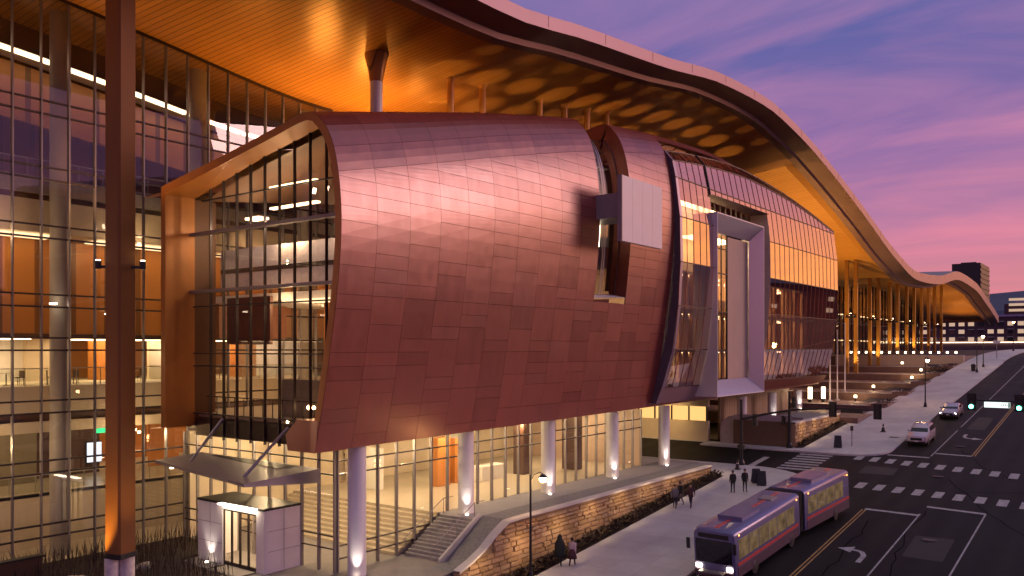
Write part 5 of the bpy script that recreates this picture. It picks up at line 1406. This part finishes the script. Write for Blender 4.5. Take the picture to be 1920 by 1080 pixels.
# ------------------------------------------------------------------ vehicles
def loft(sections):                                        # each: x, list of (y,z) ring
    b = MB(); n = len(sections[0][1])
    vs = [(x, y, z) for x, ring in sections for y, z in ring]; fs = []
    for i in range(len(sections) - 1):
        for k in range(n): fs.append((i * n + k, i * n + (k + 1) % n, (i + 1) * n + (k + 1) % n, (i + 1) * n + k))
    fs.append(tuple(range(n))); fs.append(tuple(reversed(range((len(sections) - 1) * n, len(sections) * n))))
    b.add(vs, fs); return b
def wheel(t, x, y, r_, w_, s):
    b = MB(); b.lathe((0, 0, 0), [(r_ * .72, -w_ / 2), (r_ * .95, -w_ / 2), (r_, -w_ / 2 + .03), (r_, w_ / 2 - .03), (r_ * .95, w_ / 2), (r_ * .72, w_ / 2)], 18)
    b.v = [(x + v[0], y + v[2], r_ + v[1]) for v in b.v]; o = b.build('wheel', M['tyre'], t)
    b = MB(); b.lathe((0, 0, 0), [(r_ * .68, -.02), (r_ * .62, .03), (.05, .05)], 14); b.v = [(x + v[0], y + s * (w_ / 2 + v[2] * .8), r_ + v[1]) for v in b.v]; b.build('rim', M['rim'], o)
def car(name, lab, kind, paint_):
    t = thing(name, (0, 0, 0), lab, 'car', 'cars waiting at the crossing')
    hw = .93
    if kind == 'suv':
        st_ = [(-2.36, .38, .80, .80, .70), (-2.25, .30, .98, .98, .86), (-1.3, .26, 1.10, 1.10, .93), (-.95, .26, 1.14, 1.20, .93), (-.25, .26, 1.16, 1.72, .93), (.6, .26, 1.16, 1.78, .93), (1.6, .26, 1.16, 1.74, .93), (2.1, .28, 1.14, 1.45, .92), (2.32, .38, 1.05, 1.10, .84)]
        gl = (-.98, 1.15, -.27, 1.66, 1.98, .05); hz = .78
    else:
        st_ = [(-2.36, .38, .66, .66, .68), (-2.22, .26, .80, .80, .84), (-1.2, .22, .92, .92, .90), (-.8, .22, .95, .98, .90), (.05, .22, .96, 1.40, .90), (.7, .22, .96, 1.43, .90), (1.3, .22, .97, 1.30, .90), (1.9, .24, .96, 1.0, .88), (2.32, .36, .90, .92, .78)]
        gl = (-.85, .96, .03, 1.36, 1.75, .05); hz = .64
    sec = []
    for x, zb, zbelt, zr, w_ in st_:
        wr = w_ * (.80 if zr > zbelt + .15 else .95)
        sec.append((x, [(-w_ * .9, zb), (-w_, zb + .12), (-w_, zbelt - .15), (-w_ * .97, zbelt), (-wr, zr - .06), (-wr * .85, zr), (wr * .85, zr), (wr, zr - .06), (w_ * .97, zbelt), (w_, zbelt - .15), (w_, zb + .12), (w_ * .9, zb)]))
    bo = loft(sec).build('body', paint_, t); smooth_angle(bo, 40)
    zt_ = st_[4][3]; zb_ = st_[3][2]
    MB().add([(st_[3][0] - .05, -.78, zb_ + .05), (st_[3][0] - .05, .78, zb_ + .05), (st_[4][0] - .12, .68, zt_ - .10), (st_[4][0] - .12, -.68, zt_ - .10), (st_[3][0] + .05, -.74, zb_ - .05), (st_[3][0] + .05, .74, zb_ - .05), (st_[4][0], .64, zt_ - .16), (st_[4][0], -.64, zt_ - .16)],
             [(0, 1, 2, 3), (7, 6, 5, 4), (0, 4, 5, 1), (1, 5, 6, 2), (2, 6, 7, 3), (3, 7, 4, 0)]).build('windscreen', M['car_glass'], t)
    for s in (-1, 1):
        for (xa, xb) in ((st_[3][0] + .45, .42), (.50, st_[6][0] + (.2 if kind == 'suv' else -.05))):
            z0 = zb_ + .05; z1 = zt_ - .14; yb_ = s * .915 * (1 if kind == 'suv' else .97); yt_ = s * .79
            xa2 = max(xa, st_[4][0] + .05) if xa < 0 else xa
            MB().add([(xa, yb_, z0), (xb, yb_, z0), (xb - (0 if xb < 1 else .25), yt_, z1), (xa2, yt_, z1), (xa, yb_ - s * .06, z0), (xb, yb_ - s * .06, z0), (xb - (0 if xb < 1 else .25), yt_ - s * .06, z1), (xa2, yt_ - s * .06, z1)],
                     [(0, 1, 2, 3), (7, 6, 5, 4), (0, 4, 5, 1), (1, 5, 6, 2), (2, 6, 7, 3), (3, 7, 4, 0)]).build('side_window', M['car_glass'], t)
        MB().sphere((-2.22, s * .66, hz), .17, 10, (.6, 1.1, .7)).build('headlight', M['headw'], t)
        MB().sphere((st_[3][0] + .35, s * 1.0, zb_ + .06), .12, 8, (.6, 1, .8)).build('mirror', paint_, t)
        MB().box(2.22, 2.34, s * .7 - .12, s * .7 + .12, .8, 1.0).build('tail_lamp', M['red'], t)
        for x in (-1.45, 1.42): wheel(t, x, s * .80, .35, .24, s)
    MB().box(-2.40, -2.28, -.50, .50, hz - .18, hz + .04).build('grille', M['dark'], t)
    MB().box(-2.42, -2.2, -.80, .80, .34, .48).build('bumper', M['dark'], t)
    MB().box(-2.425, -2.40, -.16, .16, .46, .56).build('number_plate', M['white'], t)
    if kind == 'suv':
        for s in (-1, 1): MB().tube([(-.2, s * .62, 1.80), (1.6, s * .62, 1.80)], .025, 6).build('roof_rail', M['dark'], t)
    return t
slope = math.atan(.089)
c1 = car('suv_car', 'white sport-utility car with headlights on, first in line at the far stop line', 'suv', M['car_white'])
c1.location = (89.4, 16.9, G(89.4) + .01); c1.rotation_euler = (0, -slope, 0)
c2 = car('sedan_car', 'silver saloon car with bright headlights following the white car up the street', 'sedan', M['car_silver'])
c2.location = (106.0, 16.9, G(106) + .01); c2.rotation_euler = (0, -slope, 0)

# articulated bus in the kerb lane
bus = thing('articulated_bus', (0, 0, 0), 'long lavender articulated city bus with red stripe and headlights on, turning along the near kerb', 'bus')
def ring(w_, z0, z1, r_=.28):
    o = []
    for (cy, cz, a0) in ((w_ - r_, z0 + r_ * .5, -90), (w_ - r_, z1 - r_, 0), (-w_ + r_, z1 - r_, 90), (-w_ + r_, z0 + r_ * .5, 180)):
        for k in range(5):
            a = R(a0 + 22.5 * k); o.append((cy + r_ * math.cos(a), cz + r_ * math.sin(a) * (1 if cz > 1 else .5)))
    return o
def bus_section(x0, x1, front, T):
    def loc(p): return T @ Vector(p)
    secs = []
    xs = [x0, x0 + .08, x0 + .35, x1 - .2, x1]
    for x in xs:
        k = 1.0
        if front and x == x0: k = .90
        if front and x == x0 + .08: k = .96
        if not front and x == x1: k = .93
        secs.append((x, [(y * k, .35 + (z - .35) * (k * .4 + .6)) for y, z in ring(1.27, .35, 3.05)]))
    b = loft(secs); b.v = [tuple(loc(p)) for p in b.v]
    o = b.build('body', M['bus_side'], bus); smooth_angle(o, 30)
    def bx(nm, m, *a, par=bus):
        b = MB().box(*a); b.v = [tuple(loc(p)) for p in b.v]; return b.build(nm, m, par)
    for s in (-1, 1):
        y0, y1 = (1.262, 1.285) if s > 0 else (-1.285, -1.262)
        bx('skirt', M['bus_low'], x0 + .3, x1 - .2, y0, y1, .42, 1.0); bx('stripe', M['red'], x0 + .3, x1 - .2, y0, y1, 1.06, 1.24)
        x = x0 + .5
        while x + 1.3 < x1 - .2:
            wo_ = bx('side_window', M['bus_win'], x, x + 1.28, y0, y1, 1.42, 2.5); x += 1.38
        bx('marker_lamp', M['tail'], x0 + .5, x0 + .62, y0 * 1.003, y1 * 1.003, 2.72, 2.80); bx('marker_lamp', M['tail'], x1 - .5, x1 - .38, y0 * 1.003, y1 * 1.003, 2.72, 2.80)
    bx('roof_unit', M['bus_side'], x0 + 2.2, x0 + 4.6, -.75, .75, 3.03, 3.28); bx('roof_stripe', M['red'], x0 + .4, x1 - .3, -.12, .12, 3.045, 3.065); bx('roof_hatch', M['grey'], x1 - 2.4, x1 - 1.4, -.45, .45, 3.03, 3.12)
    return bx
T0 = Matrix.Translation((0, 0, 0)) @ Matrix.Rotation(0, 4, 'Z')
bx = bus_section(0, 9.6, True, T0)
bx('passenger_door', M['dark'], .45, 1.65, 1.262, 1.292, .45, 2.55)
bx('windscreen', M['car_glass'], -.02, .06, -1.08, 1.08, 1.15, 2.45); bx('destination_blind', M['dark'], -.03, .06, -.9, .9, 2.55, 2.8); bx('front_bumper', M['bus_low'], -.08, .2, -1.15, 1.15, .36, .72)
for s in (-1, 1):
    bx('headlight', M['head'], -.06, .02, s * .92 - .16, s * .92 + .16, .80, 1.02); bx('mirror_arm', M['dark'], -.35, -.28, s * 1.38 - .1, s * 1.38 + .1, 1.9, 2.5)
bx('bicycle_rack', M['mull'], -.55, -.1, -.7, .7, .7, .78)
T1 = Matrix.Translation((10.3, 0, 0)) @ Matrix.Rotation(R(-5), 4, 'Z')
bx1 = bus_section(.3, 7.4, False, T1)
b = MB()
for k in range(8):
    x = 9.6 + .12 * k; w_ = 1.2 if k % 2 else 1.1
    b.box(x, x + .11, -w_, w_, .5, 2.95 if k % 2 else 2.85)
b.build('bellows', M['dark'], bus)
for x in (2.6, 8.2):
    for s in (-1, 1): wheel(bus, x, s * 1.13, .48, .30, s)
for s in (-1, 1): wheel(bus, 15.2, s * 1.13 - .42, .48, .30, s)
bus.location = (44.3, 18.9, G(44.3) + .01)
bus.rotation_euler = (Matrix.Rotation(R(-2.5), 4, 'Z') @ Matrix.Rotation(-slope, 4, 'Y')).to_euler()

# ------------------------------------------------------------------ people
def person(lab, x, y, rz, coat, legs, hair_c=None, pose='walk', hgt=1.72, skirt=False, hood=False, bag=False, grp=None, ph=1):
    k = hgt / 1.72
    J = {}
    sw_ = .26 * ph if pose == 'walk' else .05
    J['pel'] = (0, 0, .93); J['bel'] = (.0, 0, 1.08); J['che'] = (.02, 0, 1.30); J['nec'] = (.02, 0, 1.46); J['hd0'] = (.03, 0, 1.55); J['hd1'] = (.035, 0, 1.665)
    for s, q in ((1, 'l'), (-1, 'r')):
        f_ = s * sw_
        J['hip' + q] = (0, .09 * s, .88); J['kne' + q] = (f_ * .55 + (.06 if pose == 'walk' else .01), .095 * s, .50); J['ank' + q] = (f_ - (.05 if f_ < 0 and pose == 'walk' else 0), .10 * s, .09 + (.05 if f_ < 0 and pose == 'walk' else 0)); J['toe' + q] = (J['ank' + q][0] + .16, .115 * s, .04)
        J['sho' + q] = (0, .185 * s, 1.40); J['elb' + q] = (-f_ * .45 - .02, .235 * s, 1.13); J['han' + q] = (-f_ * .8 + .08, .24 * s, .88); J['fin' + q] = (-f_ * .85 + .11, .235 * s, .80)
    E_ = [('pel', 'bel'), ('bel', 'che'), ('che', 'nec'), ('nec', 'hd0'), ('hd0', 'hd1')]
    for q in 'lr': E_ += [('pel', 'hip' + q), ('hip' + q, 'kne' + q), ('kne' + q, 'ank' + q), ('ank' + q, 'toe' + q), ('che', 'sho' + q), ('sho' + q, 'elb' + q), ('elb' + q, 'han' + q), ('han' + q, 'fin' + q)]
    rad = dict(pel=(.15, .12), bel=(.14, .11), che=(.17, .12), nec=(.06, .06), hd0=(.085, .09), hd1=(.085, .095))
    for q in 'lr': rad.update({'hip' + q: (.095, .095), 'kne' + q: (.062, .062), 'ank' + q: (.045, .045), 'toe' + q: (.04, .035), 'sho' + q: (.07, .07), 'elb' + q: (.05, .05), 'han' + q: (.036, .03), 'fin' + q: (.025, .018)})
    names = list(J); me = bpy.data.meshes.new('person_tmp'); me.from_pydata([J[n] for n in names], [(names.index(a), names.index(c)) for a, c in E_], [])
    ob = bpy.data.objects.new('person_tmp', me); col.objects.link(ob)
    md = ob.modifiers.new('s', 'SKIN'); md.use_smooth_shade = True
    for i, n_ in enumerate(names):
        sv = me.skin_vertices[0].data[i]; sv.radius = rad[n_]; sv.use_root = (n_ == 'pel')
    ob.modifiers.new('u', 'SUBSURF').levels = 1
    dg = bpy.context.evaluated_depsgraph_get(); me2 = bpy.data.meshes.new_from_object(ob.evaluated_get(dg))
    bpy.data.objects.remove(ob); bpy.data.meshes.remove(me)
    for m_ in (coat, legs, M['skin'], M['dark']): me2.materials.append(m_)
    for p in me2.polygons:
        c = p.center; z = c.z
        arm = abs(c.y) > .17 and z < 1.3
        p.material_index = 0 if z > .84 else 1
        if z < .10: p.material_index = 3
        if z > 1.47: p.material_index = 2
        if arm and z < .90 and z > .7: p.material_index = 2
        p.use_smooth = True
    t = bpy.data.objects.new('person', me2); col.objects.link(t); me2.name = 'person_body'
    ORG[t.name] = Vector((0, 0, 0))
    tag(t, lab, 'person', grp)
    hc = hair_c or M['hair']
    b = MB(); b.sphere((.015, 0, 1.66), .115, 10, (1.0, .92, 1.0)); b.v = [v for v in b.v]
    b.v = [(v[0] - (.03 if v[2] < 1.66 else 0), v[1], max(v[2], 1.60 if v[0] > .02 else 1.5)) for v in b.v]; b.build('hair', hc, t, smooth=True)
    MB().sphere((.135, 0, 1.62), .02, 6).build('nose', M['skin'], t)
    if hood:
        b = MB(); b.lathe((0, 0, 0), [(.34, .55), (.30, .95), (.26, 1.2), (.20, 1.42), (.14, 1.58), (.13, 1.70), (.06, 1.80)], 12); b.build('hooded_cape', coat, t, smooth=True)
    if skirt:
        b = MB(); b.lathe((0, 0, 0), [(.30, .48), (.24, .75), (.165, .98), (.15, 1.06)], 14); b.build('skirt', legs, t, smooth=True)
    if not hood:
        b = MB(); b.lathe((0, 0, 0), [(.20, .80), (.175, 1.0), (.19, 1.3), (.13, 1.44), (.08, 1.48)], 12); b.v = [(v[0] * .78 + .01, v[1] * 1.02, v[2]) for v in b.v]; b.build('jacket', coat, t, smooth=True)
    if bag: MB().box(-.1, .2, .20, .36, .55, .85).build('shoulder_bag', M['dark'], t)
    t.location = (x, y, G(x) + .145); t.rotation_euler = (0, 0, rz); t.scale = (k, k, k)
    return t
cl = lambda n_, c: simple(n_, c, .8, var=.1)
blackc = cl('black_cloth', (.012, .014, .016)); navy = cl('dark_green_cloth', (.012, .02, .02)); pale = cl('pale_pink_cloth', (.45, .36, .40)); dkred = cl('dark_plum_cloth', (.06, .02, .03)); greyc = cl('grey_cloth', (.16, .15, .17)); jean = cl('dark_trousers', (.02, .02, .03))
person('person in a long dark hooded cape walking beside the stone wall', 42.4, 28.0, R(25), navy, blackc, hood=True, hgt=1.82)
person('person in a pale top and dark skirt walking right of the hooded figure', 42.7, 27.3, R(20), pale, dkred, skirt=True, ph=-1, hgt=1.7)
person('person in a grey jacket at the left of the trio by the wall end', 57.1, 27.5, R(200), greyc, jean, hgt=1.72, bag=True)
person('person in black in the middle of the trio by the wall end', 58.0, 27.5, R(170), blackc, greyc, ph=-1, hgt=1.75)
person('person in dark plum jacket at the right of the trio by the wall end', 57.7, 26.5, R(185), dkred, jean, hgt=1.78)
person('standing person all in black nearest the signal pole on the near corner', 63.0, 25.4, R(40), blackc, blackc, pose='stand', hgt=1.75)
person('standing person in black with legs apart beside the folding boards', 63.7, 24.7, R(220), blackc, jean, pose='stand', hgt=1.78)

# ------------------------------------------------------------------ lamps and added fill lights
def spot(loc, tgt, e, ang, c=(1, .60, .20), blend=.35, size=.12, nm='uplight'):
    l = bpy.data.lights.new(nm, 'SPOT'); l.energy = e; l.spot_size = R(ang); l.spot_blend = blend; l.color = c; l.shadow_soft_size = size
    o = bpy.data.objects.new(nm, l); col.objects.link(o); o.location = loc
    o.rotation_euler = (Vector(tgt) - Vector(loc)).to_track_quat('-Z', 'Y').to_euler(); return o
def drumtop(x, y):
    s = LEN * .985; P = [drum(x, LEN * .985 * i / 40) for i in range(20, 41)]
    for p, q in zip(P[:-1], P[1:]):
        if p[1] <= y <= q[1]: return lerp(p[2], q[2], (y - p[1]) / max(1e-6, q[1] - p[1]))
    return P[-1][2] - .25 * max(0, y - P[-1][1]) * .5
for i in range(12):
    x = 44.3 + 4.57 * i
    for (y, e, w_) in ((34.9, 170, 2.0), (38.7, 560, 3.3), (43.0, 560, 3.6)):
        z0 = drumtop(x, y) + .25; zt_ = soffit_z(x, y); d = max(1.5, zt_ - z0)
        a = 2 * math.degrees(math.atan(w_ / 2 / d))
        spot((x, y, z0), (x, y, zt_), e * (d / 5) ** 2, min(a * 1.15, 110), blend=.55)
for x in cc_x[1:]: spot((x - 1.2, 38.9, drumtop(x, 39) + .3), (x, 40, soffit_z(x, 40) - 1.5), 260, 40, (1, .66, .28), .8, .1)
# broad warm floods washing the soffit along the glass wall
for x, e in ((34, 2300), (40, 4200), (45, 5000), (51, 1500)):
    spot((x, 46.4, drum(x, LEN * .985)[2] - 1.1), (x - .5, 45.5, 20), e, 120, (1, .46, .085), 1.0, .4)
for x in (58, 67, 76, 85): spot((x, 46.4, drum(x, LEN * .985)[2] - 1.1), (x, 46.0, 21), 350, 120, (1, .5, .14), 1.0, .4)
for x in (24, 16): spot((x, 48.6, 6), (x, 44, 20), 2600, 110, (1, .48, .12), 1.0, .4)
for k, x in enumerate(gp_x):
    zb = terr(x) if x < 165 else -1.2
    spot((x - 1.6, 37.2, zb + .3), (x + .3, 38.2, 8), 3500, 70, (1, .55, .16), .8, .2)
for x, y in ((112, 42), (120, 41), (129, 41), (139, 41)): spot((x, y, terr(x) + .4), (x, y - 1, 20), 16000, 100, (1, .5, .13), 1.0, .3)
for x in (198, 213, 228, 242, 255): spot((x, 38.5, .4), (x, 37, 14), 6000, 100, (1, .48, .14), 1.0, .3)
# foot of the brown post, and the little uplights of the white columns
spot((PX - 1.5, PY + .6, -11.5), (PX, PY, -2.5), 4200, 46, (1, .52, .10), .8, .1)
spot((PX + .4, PY - 1.9, -11.3), (PX, PY, 1.5), 900, 40, (1, .55, .16), .9, .1)  # second spot added to lift the right side of the post
for i in (0, 1, 2, 3, 4, 6, 7, 8):
    x = 31.24 + 9.14 * i; zb = -12.15 if i == 0 else (-10.2 if i < 5 else -9.9 if i == 6 else -8.4 if i == 7 else -7.3)
    spot((x - .62, 33.05, zb + .12), (x - .2, 33.45, zb + 2.4), 190, 60, (1, .84, .70), .9, .05)
spot((27.95, 42.6, -12.0), (28.35, 42.6, -9.8), 110, 80, (1, .86, .72), .9, .05)
# unseen spots above the pavement bed wash the stone walls
for x in [36 + 4.0 * i for i in range(9)]: spot((x, 27.9, G(x) + 2.6), (x, 29.4, G(x) + 1.0), 130, 130, (1, .66, .32), 1.0, .3, 'wall_washer')
for x in (84, 88, 92, 96): spot((x, 25.4, G(x) + 2.4), (x, 26.8, G(x) + .8), 110, 130, (1, .66, .32), 1.0, .3, 'wall_washer')
for y in (28, 33, 38, 43): spot((162.6, y, -3.6), (165, y, -2.4), 120, 140, (1, .58, .2), 1.0, .3, 'wall_washer')
spot((80, 48, -5.5), (81, 46, -10), 900, 140, (1, .62, .26), 1.0, .4, 'soffit_light'); spot((79, 39, -5.4), (82.6, 42, -8), 500, 140, (1, .62, .26), 1.0, .4, 'soffit_light')

def lamp_pt(loc, e, c=(1, .68, .36), r_=.15):  # serves real fixtures and added fill lights alike
    l = bpy.data.lights.new('lamp_or_fill', 'POINT'); l.energy = e; l.color = c; l.shadow_soft_size = r_
    o = bpy.data.objects.new('lamp_or_fill', l); col.objects.link(o); o.location = loc
for i in range(5):
    x = 10.23 + 9.14 * i
    for z, e in ((6.5, 240), (-5.4, 420)):
        MB().lathe((x, 50.7, z + .1), [(.09, 0), (.09, .12)], 8).build('hanging_lamp', M['lampw'], hall); lamp_pt((x, 50.7, z), e)
for x in (28.9,): spot((x, 40, -6.3), (x - .2, 39.2, 8), 420, 60, (1, .66, .30), 1.0, .3)  # added spot without a fixture, brightens the ochre lining
for y in (36.0, 39.5, 43.0): lamp_pt((38.5, y, 2.4), 420, r_=.06)  # fill points added to brighten the gable rooms, also on the next line
for y in (36.5, 41.5): lamp_pt((34.2, y, 7.6), 300, r_=.06)
for y in (36.5, 40.5, 44): lamp_pt((32.6, min(y, 42), 6.7), 90, r_=.05); lamp_pt((32.4, min(y, 42), 2.7), 100, r_=.05)  # unseen fill added above and below the balcony front
for x, y in ((34, 38), (34, 45), (41, 40), (48, 40), (55, 40), (62, 40)): lamp_pt((x, y, -6.0), 620, (1, .72, .40))

for p in PL: lamp_pt(p, 150, (1, .62, .30), .2)  # point lights added to brighten the plaza, some at its low lamps
# joints and fixings on the white panel box and the vestibule
b = MB()
for x in (52.43, 53.96, 55.49): b.box(x - .006, x + .006, 28.496, 28.502, 7.52, 12.03)
b.build('panel_joint', M['concrete'], pbx, kind='stuff')
b = MB()
for z in (-11.0, -9.9): b.box(28.55, 30.7, 37.744, 37.752, z - .01, z + .01); b.box(28.292, 28.302, 41.6, 43.85, z - .01, z + .01)
b.box(29.6, 29.62, 37.744, 37.752, -12.1, -8.8); b.box(28.292, 28.302, 42.7, 42.72, -12.1, -8.8)
b.build('panel_joint', M['mull'], ves, kind='stuff')
# road wear: iron covers, drains and repair patches
for i, (x, y, lab) in enumerate([(57.5, 10.4, 'round iron cover in the right-hand lane before the near crosswalk'), (75.2, 13.0, 'round iron cover in the middle of the crossing'), (88.5, 13.4, 'round iron cover in the turn lane beyond the far crosswalk'), (50.5, 6.2, 'round iron cover at the lower right edge of the road')]):
    t = thing('manhole_cover', (x, y, G(x) + .006), lab, 'manhole cover', 'iron covers in the road'); z = G(x) + .002
    MB().lathe((x, y, z), [(.46, 0), (.46, .012)], 18).build('frame', M['mull_dark'], t); MB().lathe((x, y, z + .012), [(.38, 0), (.38, .008)], 18).build('lid', M['mull_dark'], t)
pm_ = simple('asphalt_patch', (.030, .029, .028), .85, var=.25, scale=4)
pm2 = simple('asphalt_seal', (.005, .005, .006), .9, spec=.05)
bb = MB(); patch(bb, [(53.5, 9.0), (58.2, 9.1), (58.1, 11.3), (53.6, 11.2)], .003); patch(bb, [(74.2, 16.2), (77.0, 16.3), (77.1, 19.0), (74.1, 18.9)], .003); patch(bb, [(98, 12.6), (106, 12.7), (106, 14.2), (98, 14.3)], .003); bb.build('repair_patches', pm_, kind='structure')
bb = MB(); rq = random.Random(11)
for (x, y, dx, dy, n_) in ((44, 10.5, 1.6, .12, 14), (60, 5.0, 1.0, .5, 14), (70.5, 11, .5, -1.1, 10), (84, 6, 1.8, .05, 16), (48, 14.2, 1.5, -.05, 9), (76, 8, 1.2, .6, 10)):
    for k in range(n_):
        x2 = x + dx * rq.uniform(.6, 1.3); y2 = y + dy + rq.uniform(-.3, .3); t_ = Vector((x2 - x, y2 - y)).normalized(); n2 = Vector((-t_.y, t_.x)) * .035
        patch(bb, [(x - n2.x, y - n2.y), (x2 - n2.x, y2 - n2.y), (x2 + n2.x, y2 + n2.y), (x + n2.x, y + n2.y)], .0045); x, y = x2, y2
bb.build('crack_sealant', pm2, kind='structure')

spot((84.5, 28.4, -7.6), (84.6, 28.6, -10), 60, 120, (1, .66, .28), .8, .1, 'garage_light')

for y in (38.5, 43.5):
    MB().lathe((30.5, y, 7.12), [(.07, 0), (.07, .1)], 8).build('fill_lamp', M['lampw'], rm); lamp_pt((30.5, y, 7.3), 120, (1, .78, .58), .05)  # lamps added on the transom to brighten the balcony front
for x in (35, 45): lamp_pt((x, 56.5, .3), 320, (1, .80, .56), .05)
